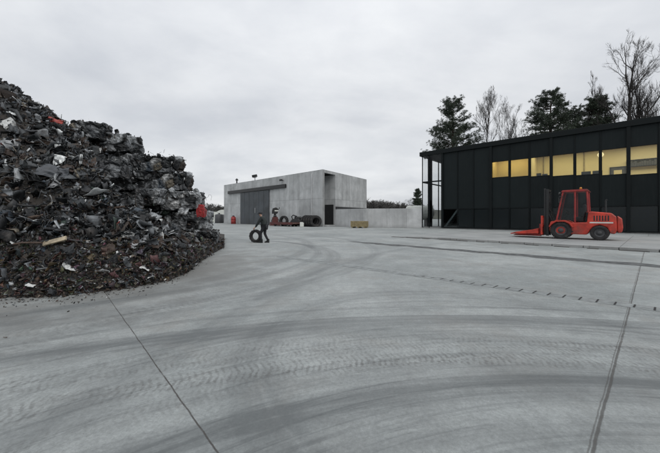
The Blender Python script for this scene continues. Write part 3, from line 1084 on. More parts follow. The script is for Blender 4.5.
# engine block with its arms
en = empty('engine_block', hall_front(298, 1.5), AU, 'black oily engine block with bent arms lying before the concrete wall', 'engine')
e_ = MB()
e_.prism([(-1.3, .1), (1.3, .1), (1.4, .7), (.9, 1.15), (-.4, 1.2), (-1.1, .9)], -.5, .5)
e_.build('block', M['steel_dark'], en, bevel=.06)
e_ = MB()
for k in range(4):
    e_.lathe([(.16, 0), (.18, .1), (.12, .35), (.03, .4)], 12, Matrix.Translation((-.6 + k * .42, 0, 1.15)))
e_.build('cylinder_head', M['black_paint'], en, True)
MB().tube([(1.2, 0, .9), (1.5, .1, 1.5), (1.0, .15, 1.75), (.2, .1, 1.55)], .09, 8).build('exhaust', M['steel_dark'], en)
MB().tube([(-1.2, .1, .6), (-1.8, .2, 1.0), (-2.0, .1, .5)], .08, 8).build('exhaust', M['steel_dark'], en)
# low trailer
tr = empty('flat_trailer', hall_front(286, 2.9), AU, 'low rusty red flatbed trailer parked in front of the tyres', 'trailer')
MB().box(-2.6, 3.2, -.8, .8, .38, .55).build('bed', simple('trailer_bed', (.09, .05, .04), .8, 0, .4, 3, .3), tr, bevel=.02)
f_ = MB()
for y in (-.82, .82):
    f_.box(-2.6, 3.2, y - .03, y + .03, .3, .62)
f_.tube([(3.2, 0, .42), (4.4, 0, .3)], .06, 8)
f_.build('frame', M['red_dark'], tr)
for x_ in (-1.6, -.8, 1.9):
    for y in (-.7, .7):
        tyre_mesh(MB(), .28, .2, Matrix.Translation((x_, y, .28)) @ Matrix.Rotation(R(90), 4, 'X'), n=16, lug=False).build('wheel', M['rubber'], tr)
wb = empty('white_canister', hall_front(301.8, 2.6), .2, 'small white canister standing at the end of the low trailer', 'canister')
MB().prism([(-.28, 0), (.28, 0), (.28, .55), (.15, .68), (-.28, .68)], -.2, .2).build('body', M['white_paint'], wb, bevel=.04)
MB().lathe([(.06, .66), (.06, .74), (.01, .75)], 10, Matrix.Translation((-.1, 0, 0))).build('cap', M['black_paint'], wb)

# things seen through the gap between the heap and the hall
ct = empty('shipping_container', (-31.5, 84, 0), .5, 'pale container standing far behind in the gap left of the hall', 'container')
c_ = MB()
for i in range(24):
    x_ = -3 + i * .25
    c_.box(x_, x_ + .13, -1.25, 1.25, .15, 2.75)
    c_.box(x_ + .13, x_ + .25, -1.22, 1.22, .15, 2.75)
c_.build('body', M['white_paint'], ct)
MB().box(-3.02, 3.02, -1.28, 1.28, 2.75, 2.87).build('roof', M['white_paint'], ct)
MB().box(-3.02, 3.02, -1.28, 1.28, .0, .15).build('floor', M['grey_paint'], ct)
sk = empty('dark_tank', (-26.6, 72, 0), 0, 'dark upright tank standing in the gap left of the concrete hall', 'tank')
MB().lathe([(.95, .0), (1.0, .1), (1.0, 1.9), (.8, 2.1), (.02, 2.2)], 20).build('shell', M['grey_paint'], sk, True)
MB().lathe([(.2, 2.1), (.2, 2.4), (.02, 2.42)], 12).build('lid', M['black_paint'], sk, True)
tn = empty('white_tarpaulin_shed', (-29.0, 82, 0), .3, 'white rounded tarpaulin shed half hidden behind the hall corner', 'shed')
poly = [(2.4 * math.cos(a), 1.4 + 2.0 * math.sin(a)) for a in [PI * k / 12 for k in range(13)]]
MB().prism([(2.4, 0)] + poly + [(-2.4, 0)], -3, 3).build('cover', M['white_paint'], tn)
MB().prism([(-.9, 0), (.9, 0), (.9, 2.1), (-.9, 2.1)], -3.03, -3.003).build('door', M['grey_paint'], tn)


# ------------------------------------------------------------------ person with the tyre
def skin_obj(name, pts, edges, rad, mat, parent, sub=2):
    me = bpy.data.meshes.new(name)
    me.from_pydata(pts, edges, [])
    o = bpy.data.objects.new(name, me)
    COL.objects.link(o)
    o.parent = parent
    me.materials.append(mat)
    o.modifiers.new('Skin', 'SKIN').use_smooth_shade = True
    if not me.skin_vertices:
        return o
    for i, sv in enumerate(me.skin_vertices[0].data):
        r_ = rad[i]
        sv.radius = r_ if isinstance(r_, tuple) else (r_, r_)
        sv.use_root = (i == 0)
    s = o.modifiers.new('Subdivision', 'SUBSURF')
    s.levels = s.render_levels = sub
    return o


PY = 16.9
pe = empty('person', ((264.5 - 330) / F * PY, PY, 0), R(78), 'person in a dark jacket and cap walking across the yard rolling a tyre', 'person')
J = {'pelvis': (0, 0, .93), 'waist': (0, .05, 1.1), 'chest': (0, .13, 1.32), 'neck': (0, .19, 1.47), 'jaw': (0, .235, 1.535), 'skull': (0, .24, 1.63),
     'crown': (0, .235, 1.69), 'nose': (0, .345, 1.60),
     'ls': (-.18, .12, 1.39), 'le': (-.2, .29, 1.12), 'lw': (-.17, .47, .87),
     'rs': (.18, .11, 1.39), 're': (.27, .0, 1.13), 'rw': (.25, .14, .92),
     'lh': (-.09, .0, .9), 'lk': (-.1, .2, .52), 'la': (-.1, .14, .1), 'lt': (-.1, .3, .035),
     'rh': (.09, 0, .9), 'rk': (.1, .03, .5), 'ra': (.1, -.17, .13), 'rt': (.1, -.02, .035),
     'lp': (-.165, .545, .81), 'rp': (.24, .19, .84)}
RAD = {'pelvis': .13, 'waist': .12, 'chest': (.15, .115), 'neck': .055, 'jaw': .07, 'skull': .088, 'crown': .06, 'nose': .014,
       'ls': .065, 'le': .046, 'lw': .028, 'rs': .06, 're': .042, 'rw': .028,
       'lh': .085, 'lk': .056, 'la': .036, 'lt': .03, 'rh': .085, 'rk': .056, 'ra': .036, 'rt': .03, 'lp': (.038, .016), 'rp': (.038, .016)}
ED = [('pelvis', 'waist'), ('waist', 'chest'), ('chest', 'neck'), ('neck', 'jaw'), ('jaw', 'skull'), ('skull', 'crown'), ('skull', 'nose'),
      ('chest', 'ls'), ('ls', 'le'), ('le', 'lw'), ('chest', 'rs'), ('rs', 're'), ('re', 'rw'), ('lw', 'lp'), ('rw', 'rp'),
      ('pelvis', 'lh'), ('lh', 'lk'), ('lk', 'la'), ('la', 'lt'), ('pelvis', 'rh'), ('rh', 'rk'), ('rk', 'ra'), ('ra', 'rt')]
names = list(J)
pts, rad, eds = [J[n_] for n_ in names], [RAD[n_] for n_ in names], [(names.index(a_), names.index(b_)) for a_, b_ in ED]
for sd_, wr, pl, fwd in (('l', 'lw', 'lp', Vector((.0, .62, -.78))), ('r', 'rw', 'rp', Vector((0, .35, -.94)))):
    base = names.index(pl)
    c0 = Vector(J[pl])
    s_ = 1 if sd_ == 'l' else -1
    fwd.normalize()
    inward = Vector((s_, 0, 0))
    across = fwd.cross(inward).normalized()
    for k, (ln, off) in enumerate(((.075, -.03), (.088, -.01), (.082, .01), (.062, .03))):
        p0 = c0 + across * off + fwd * .03
        p1 = p0 + fwd * ln * .5 + inward * .006
        p2 = p1 + (fwd * .8 + inward * .5).normalized() * ln * .45
        i0 = len(pts)
        pts += [tuple(p0), tuple(p1), tuple(p2)]
        rad += [.0095, .0088, .0075]
        eds += [(base, i0), (i0, i0 + 1), (i0 + 1, i0 + 2)]
    p0 = c0 - fwd * .02 + across * -.035 + inward * .01
    p1 = p0 + (fwd * .6 - across * .6 + inward * .35).normalized() * .045
    p2 = p1 + (fwd * .9 + inward * .3).normalized() * .03
    i0 = len(pts)
    pts += [tuple(p0), tuple(p1), tuple(p2)]
    rad += [.012, .0105, .009]
    eds += [(names.index(wr), i0), (i0, i0 + 1), (i0 + 1, i0 + 2)]
slim = {'pelvis', 'waist', 'chest', 'ls', 'le', 'rs', 're', 'lh', 'lk', 'rh', 'rk'}
for i_, n_ in enumerate(names):
    if n_ in slim:
        r_ = rad[i_]
        rad[i_] = tuple(v * .55 for v in r_) if isinstance(r_, tuple) else r_ * .55
skin_obj('body', pts, eds, rad, M['skin'], pe)


def cloth(name, keys, edges, grow, mat, extra=None):
    k = list(keys)
    rr_ = []
    for n_ in k:
        r_ = RAD[n_]
        g_ = grow if not (extra and n_ in extra) else extra[n_]
        rr_.append(tuple(v + g_ for v in r_) if isinstance(r_, tuple) else r_ + g_)
    return skin_obj(name, [J[n_] for n_ in k], [(k.index(a_), k.index(b_)) for a_, b_ in edges], rr_, mat, pe)


cloth('jacket', ['pelvis', 'waist', 'chest', 'neck', 'ls', 'le', 'lw', 'rs', 're', 'rw'],
      [('pelvis', 'waist'), ('waist', 'chest'), ('chest', 'neck'), ('chest', 'ls'), ('ls', 'le'), ('le', 'lw'), ('chest', 'rs'), ('rs', 're'), ('re', 'rw')], .03, M['jacket'], {'neck': .02, 'lw': .022, 'rw': .022, 'pelvis': .045})
cloth('trousers', ['pelvis', 'lh', 'lk', 'la', 'rh', 'rk', 'ra'], [('pelvis', 'lh'), ('lh', 'lk'), ('lk', 'la'), ('pelvis', 'rh'), ('rh', 'rk'), ('rk', 'ra')], .025, M['trousers'])
for s_, a_, t_ in ((-1, 'la', 'lt'), (1, 'ra', 'rt')):
    b_ = MB()
    ax, ay, az = J[a_]
    tx, ty, tz = J[t_]
    b_.prism([(ay - .07, 0), (ty + .05, 0), (ty + .06, .05), (ty - .03, .09), (ay + .06, .14), (ay + .05, .22), (ay - .065, .22)], -.05, .05, Matrix.Translation((ax, 0, 0)) @ Matrix.Rotation(R(90), 4, 'Z') @ Matrix.Scale(-1, 4, (0, 1, 0)))
    b_.build('boot', M['black_paint'], pe, bevel=.02, seg=3)
cp = MB()
cp.lathe([(.118, 1.625), (.122, 1.66), (.112, 1.71), (.075, 1.745), (.01, 1.755)], 18, Matrix.Translation((0, .245, 0)))
cp.prism([(.33, 1.628), (.45, 1.615), (.45, 1.625), (.33, 1.645)], -.08, .08, Matrix.Rotation(R(90), 4, 'Z') @ Matrix.Scale(-1, 4, (0, 1, 0)))
cp.build('cap', M['cap'], pe, True)
for sx in (-.035, .035):
    MB().lathe([(.001, -.012), (.009, -.008), (.012, 0), (.009, .008), (.001, .012)], 10, Matrix.Translation((sx, .322, 1.628))).build('eye', M['white_paint'], pe, True)
for sx in (-.1, .1):
    MB().prism([(-.02, -.03), (.015, -.03), (.025, .03), (-.01, .035)], -.01, .01, Matrix.Translation((sx, .235, 1.6)) @ Matrix.Rotation(R(80), 4, 'Z')).build('ear', M['skin'], pe, bevel=.006)
tyr = std_tyre(((255.6 - 330) / F * (PY + .16), PY + .16, 0), .365, .2, R(-14), 'worn black tyre rolling upright under the hand of the person')


# ------------------------------------------------------------------ scrap heap
PAL = [((.010, .011, .012), 34), ((.027, .03, .032), 24), ((.062, .068, .073), 15), ((.13, .14, .15), 10), ((.28, .295, .305), 5.5), ((.58, .6, .6), 2.),
       ((.034, .025, .02), 9), ((.066, .047, .036), 4), ((.035, .048, .062), 4), ((.13, .115, .09), 4), ((.2, .025, .02), .12), ((.04, .06, .05), .4)]
PC = [p[0] for p in PAL]
PW = [p[1] for p in PAL]


def pal(rng, boost=0.):
    c = rng.choices(PC, PW)[0]
    k = rng.uniform(.75, 1.3)
    return tuple(min(.8, v * k) for v in c)


def crumple_sheet(rng, nx=6, ny=5, lx=1., ly=.7, amp=.22, th=.02):
    """A torn, folded, dented piece of sheet metal with thickness."""
    off = Vector((rng.uniform(0, 99), rng.uniform(0, 99), rng.uniform(0, 99)))
    fold = rng.uniform(-.5, .5)
    fa = rng.uniform(.3, 1.5) * rng.choice((-1, 1))
    fd = Vector((math.cos(rng.uniform(0, PI)), math.sin(rng.uniform(0, PI)), 0)).normalized()
    top = []
    for j in range(ny + 1):
        for i in range(nx + 1):
            x_, y_ = (i / nx - .5) * lx, (j / ny - .5) * ly
            e = max(abs(i / nx - .5), abs(j / ny - .5)) > .45
            if e:
                q = mn.noise_vector(Vector((x_ * 4, y_ * 4, 0)) + off)
                x_ += q.x * .13 * lx
                y_ += q.y * .13 * ly
            p = Vector((x_, y_, 0))
            p.z = amp * (mn.noise(Vector((x_ * 2, y_ * 2, 0)) + off) + .6 * abs(mn.noise(Vector((x_ * 5, y_ * 5, 3)) + off)))
            s = p.x * fd.x + p.y * fd.y - fold * .5
            if s > 0:
                base = p - fd * s
                p = base + fd * s * math.cos(fa) + Vector((0, 0, s * math.sin(fa)))
            top.append(p)
    n = len(top)
    vs = top + [p + Vector((0, 0, -th)) for p in top]
    w_ = nx + 1
    fs = []
    for j in range(ny):
        for i in range(nx):
            a = j * w_ + i
            fs.append((a, a + 1, a + w_ + 1, a + w_))
            fs.append((a + n + w_, a + n + w_ + 1, a + n + 1, a + n))
    rim = [i for i in range(w_)] + [j * w_ + nx for j in range(1, ny + 1)] + [ny * w_ + i for i in range(nx - 1, -1, -1)] + [j * w_ for j in range(ny - 1, 0, -1)]
    for k in range(len(rim)):
        a, b = rim[k], rim[(k + 1) % len(rim)]
        fs.append((b, a, a + n, b + n))
    return vs, fs


def piece(rng, kind, detail=1):
    mb = MB()
    if kind == 'sheet':
        v_, f_ = crumple_sheet(rng, 5 * detail, 4 * detail, 1, rng.uniform(.45, .9), rng.uniform(.12, .3), .02)
        mb.add(v_, f_)
    elif kind == 'strip':
        n = 7 * detail
        tw, bd = rng.uniform(-2.5, 2.5), rng.uniform(-1.2, 1.2)
        vs, fs = [], []
        for i in range(n + 1):
            s = i / n
            c = Vector((math.cos(bd * (s - .5)) * (s - .5), math.sin(bd * (s - .5)) * (s - .5), .08 * math.sin(s * 5)))
            d_ = Vector((0, math.cos(tw * s), math.sin(tw * s))) * .07
            th = Vector((0, -math.sin(tw * s), math.cos(tw * s))) * .008
            vs += [c - d_ - th, c + d_ - th, c + d_ + th, c - d_ + th]
        for i in range(n):
            for k in range(4):
                fs.append((4 * i + k, 4 * i + (k + 1) % 4, 4 * i + 4 + (k + 1) % 4, 4 * i + 4 + k))
        fs += [(3, 2, 1, 0), (4 * n, 4 * n + 1, 4 * n + 2, 4 * n + 3)]
        mb.add(vs, fs)
    elif kind == 'pipe':
        p = Vector((-.5, 0, 0))
        d_ = Vector((1, 0, 0))
        ps = [p.copy()]
        for i in range(4):
            d_ = (d_ + Vector((0, rng.uniform(-.5, .5), rng.uniform(-.4, .4)))).normalized()
            p = p + d_ * .25
            ps.append(p.copy())
        mb.tube(ps, rng.uniform(.018, .045), 5 if detail == 1 else 8)
    elif kind == 'beam':
        a = rng.uniform(.04, .08)
        th = .015
        k = rng.uniform(-.25, .25)
        for s0, s1, sh in ((-.5, 0, 0), (0, .5, k)):
            mt = Matrix.Rotation(sh, 4, 'Z')
            mb.box(s0, s1, -a, a, -th, 0, mt)
            mb.box(s0, s1, -a, -a + th, 0.001, a * 1.6, mt)
            mb.box(s0, s1, a - th, a, 0.001, a * 1.6, mt)
    elif kind == 'chunk':
        bm = bmesh.new()
        bmesh.ops.create_cube(bm, size=.8)
        bmesh.ops.subdivide_edges(bm, edges=bm.edges[:], cuts=6 if detail > 1 else 2, use_grid_fill=True)
        off = Vector((rng.uniform(0, 99),) * 3)
        for v in bm.verts:
            q = mn.noise_vector(v.co * 2.2 + off) * .2 + mn.noise_vector(v.co * 6 + off) * .1
            v.co = Vector((v.co.x * 1.2, v.co.y * .8, v.co.z * .6)) + q
        vs = [v.co.copy() for v in bm.verts]
        fs = [tuple(v.index for v in f.verts) for f in bm.faces]
        bm.free()
        mb.add(vs, fs)
    elif kind == 'flake':
        n = rng.randint(4, 6)
        ring = []
        for i in range(n):
            a = 2 * PI * i / n + rng.uniform(-.3, .3)
            ring.append(Vector((math.cos(a) * rng.uniform(.25, .55), math.sin(a) * rng.uniform(.15, .45), rng.uniform(-.12, .12))))
        c = Vector((0, 0, rng.uniform(-.15, .2)))
        vs = ring + [c, ] + [p - Vector((0, 0, .03)) for p in ring]
        fs = [(i, (i + 1) % n, n) for i in range(n)] + [((i + 1) % n, i, n + 1 + i, n + 1 + (i + 1) % n) for i in range(n)] + [tuple(n + 1 + i for i in range(n))[::-1]]
        mb.add(vs, fs)
    elif kind == 'wire':
        p = Vector((0, 0, 0))
        d_ = Vector((rng.gauss(0, 1), rng.gauss(0, 1), rng.gauss(0, .6))).normalized()
        ps = [p.copy()]
        for i in range(12):
            d_ = (d_ + Vector((rng.gauss(0, .5), rng.gauss(0, .5), rng.gauss(0, .5))) - p * .5).normalized()
            p = p + d_ * .15
            ps.append(p.copy())
        mb.tube(ps, .012, 4)
    return mb


rng = random.Random(21)
nr = np.random.default_rng(7)


class Mass:
    """Many loose fragments gathered into one uncountable mass."""

    def __init__(s, protos):
        s.P = []
        for mb in protos:
            v_ = np.array([tuple(p) for p in mb.v], dtype=np.float32)
            s.P.append((v_, mb.f))
        s.V, s.Cc, s.loops, s.tot = [], [], [], []
        s.n = 0

    def put(s, pi, mtx, col):
        v_, f_ = s.P[pi]
        m3 = np.array(mtx.to_3x3(), dtype=np.float32)
        s.V.append(v_ @ m3.T + np.array(mtx.translation, dtype=np.float32))
        c = np.ones((len(v_), 4), dtype=np.float32)
        c[:, :3] = col
        s.Cc.append(c)
        for f in f_:
            s.loops.extend([i + s.n for i in f])
            s.tot.append(len(f))
        s.n += len(v_)

    def build(s, name, mat):
        me = bpy.data.meshes.new(name)
        V_ = np.concatenate(s.V)
        me.vertices.add(len(V_))
        me.vertices.foreach_set('co', V_.ravel())
        me.loops.add(len(s.loops))
        me.loops.foreach_set('vertex_index', np.array(s.loops, dtype=np.int32))
        tot = np.array(s.tot, dtype=np.int32)
        me.polygons.add(len(tot))
        me.polygons.foreach_set('loop_start', np.concatenate(([0], np.cumsum(tot)[:-1])).astype(np.int32))
        me.polygons.foreach_set('loop_total', tot)
        me.update(calc_edges=True)
        at = me.attributes.new('col', 'FLOAT_COLOR', 'POINT')
        at.data.foreach_set('color', np.concatenate(s.Cc).ravel())
        me.materials.append(mat)
        o = bpy.data.objects.new(name, me)
        COL.objects.link(o)
        return o


def interp(tab, x_):
    if x_ <= tab[0][0]:
        return tab[0][1]
    for (a, va), (b, vb) in zip(tab, tab[1:]):
        if x_ <= b:
            return va + (vb - va) * (x_ - a) / (b - a)
    return tab[-1][1]


FOOT = [(-400, 5.0), (-100, 5.3), (0, 5.44), (60, 5.5), (130, 6.13), (170, 6.9), (187, 7.8), (196, 9.0), (206, 10.6), (215, 12.3), (224, 14.2)]
CAPZ = [(-400, 7.6), (-60, 7.2), (0, 7.9), (14, 7.55), (24, 7.0), (36, 6.4), (60, 5.4), (85, 4.3), (98, 3.6), (106, 2.7), (118, 1.95), (140, 1.55), (165, 1.05), (190, .7), (205, .5), (224, .25)]


def heap_z(ph, Y):
    ft = interp(FOOT, ph)
    sec = math.sqrt(1 + ((ph - 330) / F) ** 2)
    d_ = (Y - ft) * sec
    if d_ <= 0:
        return 0.
    cap_ = interp(CAPZ, ph)
    q = .84 * d_ + .25 * (1 - math.exp(-d_ * 4))
    h_ = cap_ * q / (cap_ ** 3 + q ** 3) ** (1 / 3.) * 1.03
    if Y > 14.5 and ph < 110:
        h_ = max(0., h_ - (Y - 14.5) * .9)
    X = (ph - 330) / F * Y
    env = min(1., d_ / 1.2)
    h_ += env * (.22 * mn.noise((X * .8, Y * .8, 2.)) + .16 * mn.noise((X * 2.1, Y * 2.1, 7.))) * min(1, cap_ / 1.5)
    return max(0., h_)


def heap_p(ph, Y):
    return Vector(((ph - 330) / F * Y, Y, heap_z(ph, Y)))


hm = MB()
phs = [-400 + 40 * i for i in range(9)] + [-50 + 4.5 * i for i in range(62)]
NY = 46
vs, fs = [], []
for ph in phs:
    ft = interp(FOOT, ph)
    for j in range(NY + 1):
        tt_ = j / NY
        Y = ft - .02 + (21 - ft) * tt_ ** 1.6
        p = heap_p(ph, Y)
        if j in (0, NY):
            p.z = -.02
        vs.append(p)
for i in range(len(phs) - 1):
    for j in range(NY):
        a = i * (NY + 1) + j
        fs.append((a, a + NY + 1, a + NY + 2, a + 1))
hm.add(vs, fs, (.03, .027, .025))
o = hm.build('scrap_heap', M['soil'], smooth=True)
tag(o, 'sloping dark heap of dirt and shredded scrap under the loose pieces', 'scrap heap', kind='stuff')

KINDS = ['sheet'] * 14 + ['strip'] * 10 + ['pipe'] * 8 + ['beam'] * 4 + ['flake'] * 8 + ['wire'] * 4
protos = [piece(rng, k) for k in KINDS]
mass = Mass(protos)


def rand_rot(flat=0.):
    q = Euler((rng.gauss(0, 1.2 * (1 - flat)), rng.gauss(0, 1.2 * (1 - flat)), rng.uniform(0, 2 * PI)))
    return q.to_matrix().to_4x4()


def at_mtx(p, sc, flat=.3):
    return Matrix.Translation(p) @ rand_rot(flat) @ Matrix.Diagonal((sc * rng.uniform(.7, 1.3), sc * rng.uniform(.6, 1.2), sc * rng.uniform(.6, 1.2), 1))


def rnd_heap(front=True):
    while True:
        ph = rng.uniform(-70, 223)
        if ph < 0 and rng.random() < .45:
            continue
        ft = interp(FOOT, ph)
        top = ft + interp(CAPZ, ph) / .74 / math.sqrt(1 + ((ph - 330) / F) ** 2) + .9
        top = min(max(top, ft + 1.2), 15)
        return ph, ft + (top - ft) * rng.random() ** 1.15


BROWN = [(.05, .036, .028), (.075, .055, .042), (.04, .03, .025), (.1, .078, .06), (.03, .028, .027)]
for i in range(15000):
    ph, Y = rnd_heap()
    p = heap_p(ph, Y)
    low = p.z < .9
    sz = min(.5, .06 + rng.expovariate(1 / .085)) * (.6 if low else 1.0)
    c = pal(rng)
    if low and rng.random() < .55:
        c = tuple(v * rng.uniform(.7, 1.4) for v in rng.choice(BROWN))
    p.z += rng.uniform(-.03, .13) * (0.5 if low else 1.5)
    mass.put(rng.randrange(len(protos)), at_mtx(p, sz, .25), c)
for i in range(9000):                      # small stuff covering the lower slope
    ph = rng.uniform(-60, 222)
    ft = interp(FOOT, ph)
    Y = ft + rng.random() ** 1.3 * 2.6
    p = heap_p(ph, Y)
    if p.z > 1.7:
        continue
    p.z += rng.uniform(-.01, .04)
    c = pal(rng) if rng.random() < .5 else tuple(v * rng.uniform(.5, 1.4) for v in rng.choice(BROWN))
    if rng.random() < .035:
        c = rng.choice(((.5, .51, .5), (.34, .35, .36), (.42, .41, .38)))
    mass.put(rng.randrange(len(protos)), at_mtx(p, rng.uniform(.04, .15), .4), c)
for i in range(3800):                      # fine crumbs along the foot, some out on the yard
    ph = rng.uniform(-50, 224)
    ft = interp(FOOT, ph)
    Y = ft + .3 - rng.expovariate(1 / .22)
    p = heap_p(ph, max(Y, 2))
    p.z += .012
    out = max(0, ft - Y)
    c = pal(rng) if rng.random() < .4 else rng.choice(BROWN)
    mass.put(rng.randrange(len(protos)), at_mtx(p, rng.uniform(.02, .1) * (1 if out < .1 else .5), .6), c)


# ------------------------------------------------------------------ pressed bales
PALE = [(.33, .345, .355), (.2, .21, .22), (.1, .107, .113), (.42, .43, .43), (.05, .053, .057), (.26, .275, .285)]


def bale_mesh(seed, lx, ly, lz, res=26, pale=False):
    r_ = random.Random(seed)
    bm = bmesh.new()
    bmesh.ops.create_cube(bm, size=1)
    bmesh.ops.subdivide_edges(bm, edges=bm.edges[:], cuts=res, use_grid_fill=True)
    off = Vector((seed * 7.3, seed * 3.1, seed * 1.7))
    cols = {}
    vs, cs = [], []
    for v in bm.verts:
        p = Vector((v.co.x * lx, v.co.y * ly, v.co.z * lz))
        # blunt the corners
        q = Vector((2 * v.co.x, 2 * v.co.y, 2 * v.co.z))
        l6 = (abs(q.x) ** 11 + abs(q.y) ** 11 + abs(q.z) ** 11) ** (1 / 11)
        p /= (1 + .8 * (l6 - 1))
        pp = p * 1.0 + off
        wv = mn.noise_vector(pp * 1.6) * .25
        ds, ps = mn.voronoi((pp + wv) * 2.1)
        key = (round(ps[0].x, 2), round(ps[0].y, 2), round(ps[0].z, 2))
        if key not in cols:
            cols[key] = (r_.choice(PALE) if (pale is True or (pale and r_.random() < pale)) else pal(r_), r_.uniform(-.07, .035), Vector((r_.gauss(0, 1), r_.gauss(0, 1), r_.gauss(0, 1))).normalized())
        c, dp, tilt = cols[key]
        nrm = Vector((q.x ** 9, q.y ** 9, q.z ** 9)).normalized()
        crease = min(1, (ds[1] - ds[0]) * 5)
        d_ = dp + (crease - 1) * .07 + .045 * mn.turbulence(pp * 3.2, 3, False) - .04
        d_ += .3 * ((pp + wv) * 2.1 - Vector(ps[0])).dot(tilt) * .25
        p = p + nrm * d_ + mn.noise_vector(pp * 5) * .035 + mn.noise_vector(pp * 12) * .022
        vs.append(p)
        k = .75 + .4 * crease
        cs.append(tuple(x_ * k * (.8 + .5 * mn.noise(pp * 9)) for x_ in c))
    mb = MB()
    mb.v = [tuple(p) for p in vs]
    mb.f = [tuple(x_.index for x_ in f.verts) for f in bm.faces]
    mb.c = cs
    bm.free()
    # torn flaps and rods standing out of the faces
    for i in range(70):
        j = r_.randrange(len(vs))
        p = vs[j]
        pr = protos[r_.randrange(len(protos))]
        s_ = r_.uniform(.07, .27)
        mt = Matrix.Translation(p) @ Euler((r_.uniform(0, 6), r_.uniform(0, 6), r_.uniform(0, 6))).to_matrix().to_4x4() @ Matrix.Scale(s_, 4)
        mb.add(pr.v, pr.f, pal(r_), mt)
    return mb.mesh('bale', M['scrap'])


BM_ = [bale_mesh(i + 1, 1.62, 1.25, .97, 26, (.15, .6, .3, .75, .1, .45, .65, .25, .5)[i]) for i in range(9)]
BM_.append(bale_mesh(41, 1.62, 1.25, .97, 26, True))
BG = 'pressed bales in the stacked wall'
end_lab = {6: 'dark pressed metal bale forming the top right corner of the highest tier', 5: 'dark ragged bale at the right end of the second tier from the top',
           4: 'dark bale at the right end of the third tier from the top', 3: 'pale grey crushed bale jutting out at the right above the red box',
           2: 'bale holding the red box at the right end of the stack', 1: 'bottom bale at the outer right end of the stack by the yard'}
rows = {1: (-5.25, 0.), 2: (-5.4, .03), 3: (-5.75, -.1), 4: (-6.3, .05), 5: (-6.75, .1), 6: (-8.75, .05)}
rng = random.Random(77)
ZR = .862


def bale(mi, loc, rz, label, group=None, sc=(1, 1, 1), tilt=0.):
    o = bpy.data.objects.new('bale', BM_[mi])
    COL.objects.link(o)
    o.location = loc
    o.rotation_euler = (tilt, tilt * .6, rz)
    o.scale = sc
    return tag(o, label, 'scrap bale', group)


for row, (xr, dy) in rows.items():
    x_ = xr
    n = 0
    zc = (row - .5) * ZR
    while x_ > -13.2:
        L_ = rng.uniform(.9, 1.08)
        h_ = rng.uniform(.9, .99)
        if row == 5 and n < 1:
            h_ = .82
        cx = x_ - .81 * L_
        bale(9 if row == 3 and n == 0 else rng.randrange(9), (cx, 13.6 + dy + rng.uniform(-.13, .13) + .02 * (x_ + 9), zc - (.08 if h_ < .9 else 0)), rng.choice((0, PI)) + rng.gauss(0, .06),
             end_lab[row] if n == 0 else 'dark pressed bale of crushed metal in the stacked wall', None if n == 0 else BG, (L_, rng.uniform(.9, 1.08), h_), rng.gauss(0, .025))
        x_ -= 1.6 * L_ + .03
        n += 1
    x_ = xr - 1.9
    while x_ > -13 and row < 7:             # the tier behind
        cx = x_ - .8
        bale(rng.randrange(9), (cx, 15.05 + rng.uniform(-.1, .1), zc), rng.choice((0, PI)) + rng.gauss(0, .06), 'dark pressed bale of crushed metal in the stacked wall', BG, (1, 1, 1))
        x_ -= 1.66
# single bales lying on and in the loose heap
for (px, py, Y, s_, rz, tl, lab) in ((92, 131, 13.2, .8, .3, .15, 'dark crumpled bale topping the heap where the stacked tiers begin'),
                                     (70, 150, 10.4, .62, .8, .3, 'grey crumpled bale half sunk in the upper slope of loose scrap'),
                                     (110, 174, 10.6, .75, .4, -.2, 'dark bale slumped forward onto the slope below the tiers'),
                                     (38, 215, 7.4, .62, .2, .25, 'blue grey crushed bale sunk in the middle of the loose slope'),
                                     (2, 108, 11.4, .9, .5, .3, 'dark crushed bale near the summit of the heap'),
                                     (150, 196, 12.6, .7, .1, .1, 'ragged pale bale leaning on the foot of the tiers'),
                                     (207, 236, 13.0, .6, .3, .12, 'crushed bale tumbled at the right foot of the stack')):
    z_ = zat(py, Y)
    bale(int(px) % 9, ((px - 330) / F * Y, Y, z_), rz, lab, None, (s_, s_, s_), tl)

# loose pieces lying over the bales' faces and ledges
rng = random.Random(99)
for i in range(330):
    row = rng.randint(1, 6)
    xr, dy = rows[row]
    x_ = xr - abs(rng.gauss(0, 2.2)) - .1
    on_top = rng.random() < .4
    p = Vector((x_, rng.uniform(13.0, 14.1) if on_top else rng.uniform(12.88, 13.08) + .02 * (x_ + 9), row * ZR + rng.uniform(-.06, .03) - (.16 if row == 5 else 0) if on_top else (row - rng.random()) * ZR))
    mass.put(rng.randrange(len(protos)), at_mtx(p, rng.uniform(.08, .28), .15), pal(rng))
o = mass.build('loose_scrap', M['scrap'])
tag(o, 'countless small twisted scraps of metal strewn over the heap', 'scrap', kind='stuff')

